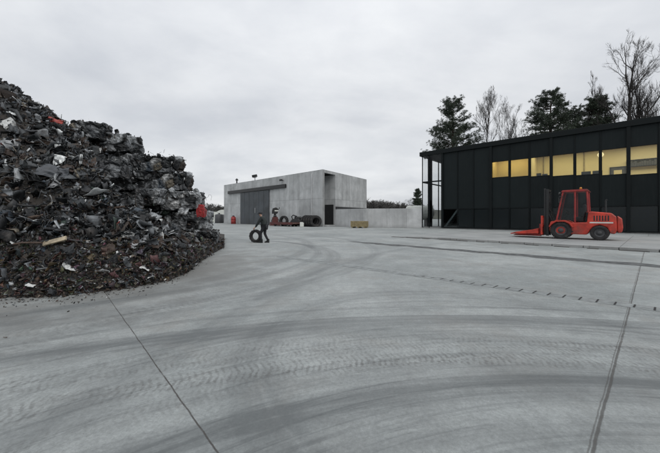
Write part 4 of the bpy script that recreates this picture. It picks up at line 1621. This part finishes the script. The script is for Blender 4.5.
# ------------------------------------------------------------------ the larger pieces, one object each
KN = [('crumpled_sheet', 'sheet', 'crumpled sheet', 9, [((.028, .031, .034), 'dark grey crumpled metal sheet lying in the loose scrap'), ((.065, .072, .078), 'mid grey crumpled metal sheet lying in the loose scrap'),
                                                      ((.3, .31, .32), 'silvery crumpled metal sheet lying in the loose scrap'), ((.045, .03, .022), 'rusty brown crumpled sheet lying in the loose scrap')], (.45, .95)),
      ('bent_strip', 'strip', 'metal strip', 4, [((.12, .125, .13), 'twisted grey metal strip sticking out of the scrap'), ((.06, .045, .036), 'twisted brown metal strip sticking out of the scrap')], (.6, 1.2)),
      ('bent_pipe', 'pipe', 'pipe', 3, [((.06, .062, .066), 'bent dark steel pipe sticking out of the scrap'), ((.09, .06, .045), 'bent rusty pipe sticking out of the scrap')], (.7, 1.5)),
      ('steel_beam', 'beam', 'beam', 3, [((.07, .058, .05), 'kinked brown steel channel lying in the scrap'), ((.14, .145, .15), 'kinked grey steel channel lying in the scrap')], (.7, 1.4)),
      ('scrap_plate', 'flake', 'plate', 2, [((.014, .015, .017), 'torn black plate lying on the scrap slope'), ((.04, .052, .066), 'torn blue grey plate lying on the scrap slope')], (.5, 1.0))]
rng = random.Random(3)
pool = []
for nm, kind, cat, wgt, cols, szr in KN:
    for c, lab in cols:
        for k in range(3 if kind == 'sheet' else 2):
            mb = piece(rng, kind, 2)
            kk = rng.uniform(.85, 1.15)
            mb.c = [tuple(v * kk for v in c)] * len(mb.v)
            pool.append((wgt * (.45 if c[0] > .19 else 1), nm, cat, lab, mb.mesh(nm, M['scrap']), szr))
wts = [p[0] for p in pool]
for i in range(285):
    _, nm, cat, lab, me, szr = rng.choices(pool, wts)[0]
    ph, Y = rnd_heap()
    while ph < -8:
        ph, Y = rnd_heap()
    p = heap_p(ph, Y)
    s_ = rng.uniform(*szr) * (.28 if p.z < .5 else (.38 if p.z < 1.5 else .5))
    o = bpy.data.objects.new(nm, me)
    COL.objects.link(o)
    o.location = p + Vector((0, -.03, .1 * s_ + .03))
    o.rotation_euler = (rng.gauss(.4, .5), rng.gauss(0, .5), rng.uniform(0, 2 * PI))
    o.scale = (s_, s_, s_)
    tag(o, lab, cat, lab.split(' lying')[0].split(' sticking')[0].split(' lodged')[0] + ' pieces in the heap')


def flat_mat(name, col, rough=.6):
    return simple(name, col, rough, 0, .2, 4, .15)


def special(name, kind, px, py, Y, s_, rot, mat, lab, cat, seed, sc3=(1, 1, 1)):
    mb = piece(random.Random(seed), kind, 2)
    o = mb.build(name, mat)
    o.location = ((px - 330) / F * Y, Y, zat(py, Y))
    o.rotation_euler = rot
    o.scale = tuple(s_ * k for k in sc3)
    return tag(o, lab, cat)


red_dull = flat_mat('red_dull', (.30, .05, .04))
white_s = flat_mat('white_scrap', (.5, .51, .5))


def surf_Y(px, py, dy=-.12):
    """Depth at which the sight line through this pixel meets the heap."""
    Y = interp(FOOT, px)
    while Y < 16:
        if heap_z(px, Y) > zat(py, Y):
            return Y + dy
        Y += .03
    return 12.8


special('bodywork_scrap', 'sheet', 56, 121, surf_Y(56, 124, -.45), .38, (R(70), R(10), .25), red_dull, 'faded red piece of car bodywork near the crest of the heap', 'car bodywork', 5, (1, .55, .8))
pk = MB()
pk.box(-.21, .21, -.045, .045, -.02, .02)
pk.box(-.21, -.17, -.05, .05, -.024, .024)
pl = pk.build('plank', simple('plank', (.33, .28, .2), .8, 0, .35, 9, .2), bevel=.006)
yy = surf_Y(55, 242, -.1)
pl.location = ((55 - 330) / F * yy, yy, zat(241, yy))
pl.rotation_euler = (R(60), R(-16), .15)
tag(pl, 'pale wooden plank lying on the lower slope of the heap', 'plank')
for i, (px, py, s_, rot, lab) in enumerate(((128, 236, .42, (1.2, .3, .2), 'upright white torn sheet low on the heap, left of the rusty bales'),
                                            (158, 236, .36, (1.4, -.2, .5), 'small white upright sheet right of the larger white one'),
                                            (75, 187, .3, (1.0, .5, .3), 'pair sized white curled scrap high in the middle of the heap'),
                                            (68, 268, .34, (.6, .6, 1.2), 'whitish curved fender scrap low on the slope below the plank'),
                                            (145, 268, .26, (.3, .3, .1), 'white flat scrap near the front edge of the heap'),
                                            (150, 276, .22, (.2, .2, .9), 'white crumpled bag scrap lying at the very foot of the heap'),
                                            (10, 125, .6, (.9, .7, .2), 'pale grey bent strip of sheet high on the left slope'),
                                            (96, 150, .55, (1.3, .1, .4), 'silvery dented sheet on the heap just under the crest bales'),
                                            (85, 196, .3, (.9, -.4, .2), 'small white curled scrap right of the slope centre'),
                                            (30, 286, .2, (.2, .5, .3), 'light torn scrap at the foot of the heap near the left edge'))):
    special('torn_sheet', 'sheet', px, py, surf_Y(px, py, -.08), s_ * .68, rot, white_s, lab, 'sheet', 40 + i)
special('dented_plate', 'sheet', 53, 172, surf_Y(53, 172, -.15), .62, (1.1, .2, .1), flat_mat('slate', (.06, .066, .075)), 'slate grey flat dented plate facing out of the heap middle', 'plate', 71)
# silver sheets hanging over the front of the third tier
for i, (px, py, s_, rot) in enumerate(((157, 196, .55, (1.45, .4, .1)), (174, 192, .45, (1.5, .9, -.1)), (197, 193, .42, (1.5, 1.2, .2)), (183, 211, .4, (1.35, .3, .2)))):
    special('silver_sheet', 'sheet', px, py, 12.88, s_, rot, M['steel_scrap'] if 'steel_scrap' in M else M.setdefault('steel_scrap', simple('steel_scrap', (.26, .275, .285), .4, .5, .35, 4, .3, dirt=(.06, .055, .05))),
            ('large silver sheet at the left end of the pale bale face', 'silver sheet in the middle of the pale bale face', 'silver sheet wrapped on the right end of the pale bale', 'small bright sheet left of the red box under the pale bale')[i], 'sheet', 90 + i)
# red box (crushed tank) in the second tier
rb = empty('red_box', ((201.5 - 330) / F * 12.75, 12.75, zat(216.5, 12.75)), .12, 'bright red crushed box with straps wedged at the right end of the bales', 'box')
rb.scale = (.62, .7, .88)
b_ = MB()
b_.prism([(-.25, 0), (.24, -.02), (.27, .3), (.17, .42), (.14, .56), (-.12, .58), (-.17, .42), (-.27, .32)], -.2, .25)
bm = bmesh.new()
me = b_.mesh('body', M['red_box'] if 'red_box' in M else M.setdefault('red_box', simple('red_box', (.27, .016, .018), .55, 0, .5, 6, .3, dirt=(.10, .012, .012))))
bm.from_mesh(me)
bmesh.ops.triangulate(bm, faces=bm.faces[:])
bmesh.ops.subdivide_edges(bm, edges=bm.edges[:], cuts=4)
for v in bm.verts:
    v.co += mn.noise_vector(v.co * 5) * .05
bm.to_mesh(me)
bm.free()
o = bpy.data.objects.new('body', me)
COL.objects.link(o)
o.parent = rb
for sx in (-.12, .12):
    MB().box(sx - .02, sx + .02, -.22, -.203, .06, .36).build('strap', M['red_old'], rb)
MB().lathe([(.04, .56), (.05, .64), (.02, .66)], 10).build('cap', M['black_paint'], rb)
# wires bristling from the right-hand bales
for i, (px, py) in enumerate(((207, 200), (150, 152), (112, 130))):
    special('tangled_wire', 'wire', px, py, 13.2, .45, (0, 0, i), M['steel_dark'], ('tangle of wire bristling from the right edge of the stack', 'tangle of wire on the second tier from the top', 'tangle of wire on top of the highest tier')[i], 'wire', 120 + i)


# ------------------------------------------------------------------ trees
def grow(rng, segs, p, d_, L_, r_, lev, maxlev, up=.12, wig=.16, nch=(5, 8), spread=(.5, .95), shrink=(.5, .72)):
    n = 6 if lev == 0 else (5 if lev == 1 else 4)
    pts, rr_ = [p.copy()], [r_]
    q = p.copy()
    dd = d_.copy()
    tip = .1 if lev == 0 else .3
    for i in range(n):
        dd = (dd + Vector((rng.gauss(0, wig), rng.gauss(0, wig), rng.gauss(0, wig) * .5 + up))).normalized()
        q = q + dd * L_ / n
        pts.append(q.copy())
        rr_.append(r_ * (1 - (1 - tip) * (i + 1) / n))
    segs.append((lev, pts, rr_))
    if lev >= maxlev:
        return
    k = rng.randint(*nch) + (9 if lev == 0 else 0)
    for c in range(k):
        s = rng.uniform(.28 if lev == 0 else .2, 1.0)
        i = min(n - 1, int(s * n))
        f_ = s * n - i
        b = pts[i].lerp(pts[i + 1], f_)
        ax = (pts[i + 1] - pts[i]).normalized()
        a = rng.uniform(0, 2 * PI)
        o_ = Vector((math.cos(a), math.sin(a), rng.uniform(-.1, .4)))
        o_ = (o_ - ax * o_.dot(ax)).normalized()
        sp = rng.uniform(*spread)
        nd = (ax * math.cos(sp) + o_ * math.sin(sp)).normalized()
        grow(rng, segs, b, nd, L_ * (rng.uniform(.3, .46) if lev == 0 else rng.uniform(*shrink)) * (1.15 - .6 * s), max(.0135, rr_[i] * rng.uniform(.42, .62)), lev + 1, maxlev, up, wig * 1.15, nch, spread, shrink)


def bare_tree(seed, loc, hgt, r0, label, maxlev=4, lean=0., wid=4., **k):
    rg = random.Random(seed)
    segs = []
    grow(rg, segs, Vector((0, 0, 0)), Vector((lean, 0, 1)).normalized(), hgt * .8, r0, 0, maxlev, **k)
    zm = max(p.z for _, ps, _r in segs for p in ps)
    ds = sorted(math.hypot(p.x, p.y) for _, ps, _r in segs for p in ps)
    kx = min(2.4, wid / ds[int(len(ds) * .95)])
    segs = [(l, [Vector((p.x * kx, p.y * kx, p.z * hgt / zm)) for p in ps], r_) for l, ps, r_ in segs]
    e = empty('bare_tree', loc, 0, label, 'tree')
    tr_, cr_ = MB(), MB()
    for lev, pts, rr_ in segs:
        if lev == 0:
            tr_.tube(pts, rr_, 8, False)
        else:
            cr_.tube(pts, rr_, (6, 6, 4, 3, 3)[lev], False)
    tr_.build('trunk', M['bark'], e, True)
    cr_.build('crown', M['bark'], e)
    return e


def pine_tree(seed, loc, hgt, wid, base, label, flat=0., gaps=.25, power=.75):
    rg = random.Random(seed)
    e = empty('pine_tree', loc, 0, label, 'tree')
    tr_ = MB()
    tr_.tube([(0, 0, 0), (.1, .05, hgt * .4), (-.05, .1, hgt * .75), (0, 0, hgt * .98)], [hgt * .018, hgt * .014, hgt * .008, .03], 8, False)
    cr_ = MB()
    z_ = base
    while z_ < hgt * .985:
        s = (z_ - base) / (hgt - base)
        prof = (1 - s) ** power * (.55 + .45 * min(1, s * 5 + .35))
        nb = rg.randint(5, 7) if s < .85 else 4
        a0 = rg.uniform(0, 6)
        for b in range(nb):
            if rg.random() < gaps:
                continue
            a = a0 + b * 2 * PI / nb + rg.uniform(-.35, .35)
            L_ = wid * prof * rg.uniform(.55, 1.15) + .4
            rise = rg.uniform(-.05, .35) if s < .6 else rg.uniform(.3, .9)
            rise *= (1 - flat)
            pts = []
            for i in range(5):
                f_ = i / 4
                pts.append(Vector((math.cos(a) * L_ * f_, math.sin(a) * L_ * f_, z_ + L_ * rise * f_ + .12 * L_ * f_ * f_ - .05 * L_ * math.sin(f_ * 3))))
            tr_.tube(pts, [.09 * (1 - s * .6), .07, .05, .035, .02], 4, False)
            nt_ = int(7 + L_ * 8.5)
            for k in range(nt_):
                f_ = rg.uniform(.3, 1.0) ** .8
                i = min(3, int(f_ * 4))
                c = pts[i].lerp(pts[i + 1], f_ * 4 - i)
                c = c + Vector((rg.gauss(0, .22), rg.gauss(0, .22), rg.gauss(.1, .16))) * (.5 + .22 * L_)
                R_ = rg.uniform(.2, .4)
                vs, fs = [], []
                for q in range(15):
                    d_ = Vector((rg.gauss(0, 1), rg.gauss(0, 1), rg.gauss(.35, .75))).normalized()
                    sd_ = d_.cross(Vector((rg.gauss(0, 1), rg.gauss(0, 1), rg.gauss(0, 1)))).normalized() * .026
                    b0 = c + d_ * .04
                    m = len(vs)
                    vs += [b0 - sd_ * .6, b0 + sd_ * .6, c + d_ * R_ * .6 + sd_, c + d_ * R_, c + d_ * R_ * .6 - sd_]
                    fs.append((m, m + 1, m + 2, m + 3, m + 4))
                cr_.add(vs, fs)
        z_ += (hgt - base) / 17 * rg.uniform(.7, 1.2) * (1 - .35 * s)
    tr_.build('trunk', M['pine_bark'], e, True)
    cr_.build('crown', M['needles'], e)
    return e


def TX(px, Y):
    return ((px - 330) / F * Y, Y, 0)


pine_tree(4, TX(453, 56), zat(98, 56), 5.6, 12.5, 'tall dark pine with a rounded dense crown behind the left roof end', power=.72, gaps=.22, flat=.3)
pine_tree(9, TX(551, 54), zat(90, 54), 5.4, 14.5, 'dark tiered pine behind the middle of the black building', flat=.5, power=.68, gaps=.3)
pine_tree(16, TX(597, 50), zat(97, 50), 3.3, 12.0, 'smaller dark pine between the tiered pine and the large bare tree', flat=.4, power=.55, gaps=.25)
pine_tree(23, TX(573, 56), zat(108, 56), 2.6, 12.0, 'low ragged pine just right of the tiered pine', flat=.5, power=.5, gaps=.3)
bare_tree(31, TX(624, 45), zat(21, 45), .5, 'largest bare tree, its wide crown rising over the right roof', 4, wid=6.6, spread=(.45, .9), nch=(4, 7), wig=.12, up=.1)
bare_tree(35, TX(652, 47), zat(58, 47), .36, 'bare tree at the right picture edge beside the largest one', 4, wid=5.4, spread=(.4, .9), nch=(4, 7))
bare_tree(37, TX(606, 52), zat(70, 52), .26, 'smaller bare tree just left of the largest one', 4, wid=3., spread=(.4, .9), nch=(4, 6))
bare_tree(41, TX(484, 60), zat(88, 60), .26, 'slender bare tree immediately right of the rounded pine', 4, wid=3.8, spread=(.4, .8), up=.16, nch=(4, 6))
bare_tree(43, TX(500, 63), zat(96, 63), .22, 'second slender bare tree right of the rounded pine', 4, wid=3.4, spread=(.4, .8), up=.16, nch=(4, 6))
bare_tree(47, TX(519, 62), zat(102, 62), .22, 'bare tree with fine twigs just left of the tiered pine', 4, wid=3.3, spread=(.4, .8), up=.16, nch=(4, 6))
bare_tree(53, TX(509, 66), zat(112, 66), .2, 'short bare tree between the slender ones behind the roof', 3, wid=3.3, spread=(.4, .8), up=.16)
bare_tree(59, TX(574, 60), zat(104, 60), .2, 'thin bare tree behind the low ragged pine', 3, wid=2.2, spread=(.4, .8), up=.16)
bare_tree(61, TX(690, 44), zat(50, 44), .34, 'bare tree standing past the right end of the picture', 3, wid=4.)
pine_tree(63, TX(417.5, 118), zat(189, 118), 2.6, 3, 'distant slim conifer between the hall and the black building', power=.9, gaps=.1)
bare_tree(67, TX(409, 116), zat(197, 116), .2, 'distant bare tree just left of the slim conifer', 3, wid=3.)

# far wood and hill
rng = random.Random(55)
fw = MB()
vs, fs = [], []
NB = 400
for i in range(NB + 1):
    a = R(-75) + R(150) * i / NB
    px = 330 + F * math.tan(a) if abs(a) < R(74) else (-800 if a < 0 else 1500)
    rr_ = 260
    base_h = (9 + 2.2 * mn.noise((i * .23, 2, 0)) + 7.5 * math.exp(-((px - 368) / 34) ** 2) + 2.5 * math.exp(-((px - 215) / 60) ** 2)) / 1.06
    for (rad_, h_) in ((rr_ - 40, -.2), (rr_, base_h * .85), (rr_ + 60, base_h), (rr_ + 200, base_h + 2)):
        vs.append((math.sin(a) * rad_, math.cos(a) * rad_, h_))
for i in range(NB):
    for j in range(3):
        fs.append((i * 4 + j, i * 4 + 4 + j, i * 4 + 5 + j, i * 4 + 1 + j))
fw.add(vs, fs)
tag(fw.build('far_hill', M['far_hill'], smooth=True), kind='structure')
tw = MB()


def far_tree(x_, y_, z_, h_):
    tw.tube([(x_, y_, z_), (x_ + rng.gauss(0, .2), y_, z_ + h_ * .9)], [.16, .04], 3, False)
    for k in range(46):
        s = rng.uniform(.22, .97)
        b = Vector((x_, y_, z_ + h_ * s * .92))
        a = rng.uniform(0, 2 * PI)
        l = h_ * rng.uniform(.12, .34) * (1.1 - .6 * s)
        d_ = Vector((math.cos(a), math.sin(a), rng.uniform(.3, 1.2))).normalized()
        e_ = b + d_ * l
        sd_ = d_.cross(Vector((rng.gauss(0, 1), rng.gauss(0, 1), rng.gauss(0, 1)))).normalized() * rng.uniform(.06, .17)
        tw.add([b - sd_ * .6, b + sd_ * .6, e_ + sd_ * .8, e_ - sd_ * .8], [(0, 1, 2, 3)])
        for q in range(2):
            g_ = b.lerp(e_, rng.uniform(.4, 1))
            d2 = (d_ + Vector((rng.gauss(0, .8), rng.gauss(0, .8), rng.gauss(.2, .5)))).normalized() * l * .6
            tw.add([g_ - sd_ * .5, g_ + sd_ * .5, g_ + d2], [(0, 1, 2)])


for i in range(640):
    px = rng.uniform(185, 300) if i % 3 == 0 else rng.uniform(345, 432)
    Y = rng.uniform(175, 215)
    x_ = (px - 330) / F * Y
    rr_ = math.hypot(x_, Y)
    tall = 12.6 - 3.2 * max(0, min(1, (px - 372) / 40)) if px > 300 else 9.5
    far_tree(x_, Y, max(0, (rr_ - 225) * .1), tall * rng.uniform(.72, 1.08))
for i in range(150):
    a = rng.choice((rng.uniform(-68, -30), rng.uniform(22, 66)))
    rr_ = rng.uniform(205, 235)
    far_tree(math.sin(R(a)) * rr_, math.cos(R(a)) * rr_, 0, rng.uniform(8, 13))
o = tw.build('far_wood', M['far_wood'])
tag(o, 'far grey line of bare trees beyond the yard', 'wood', kind='stuff')
bpy.context.view_layer.update()
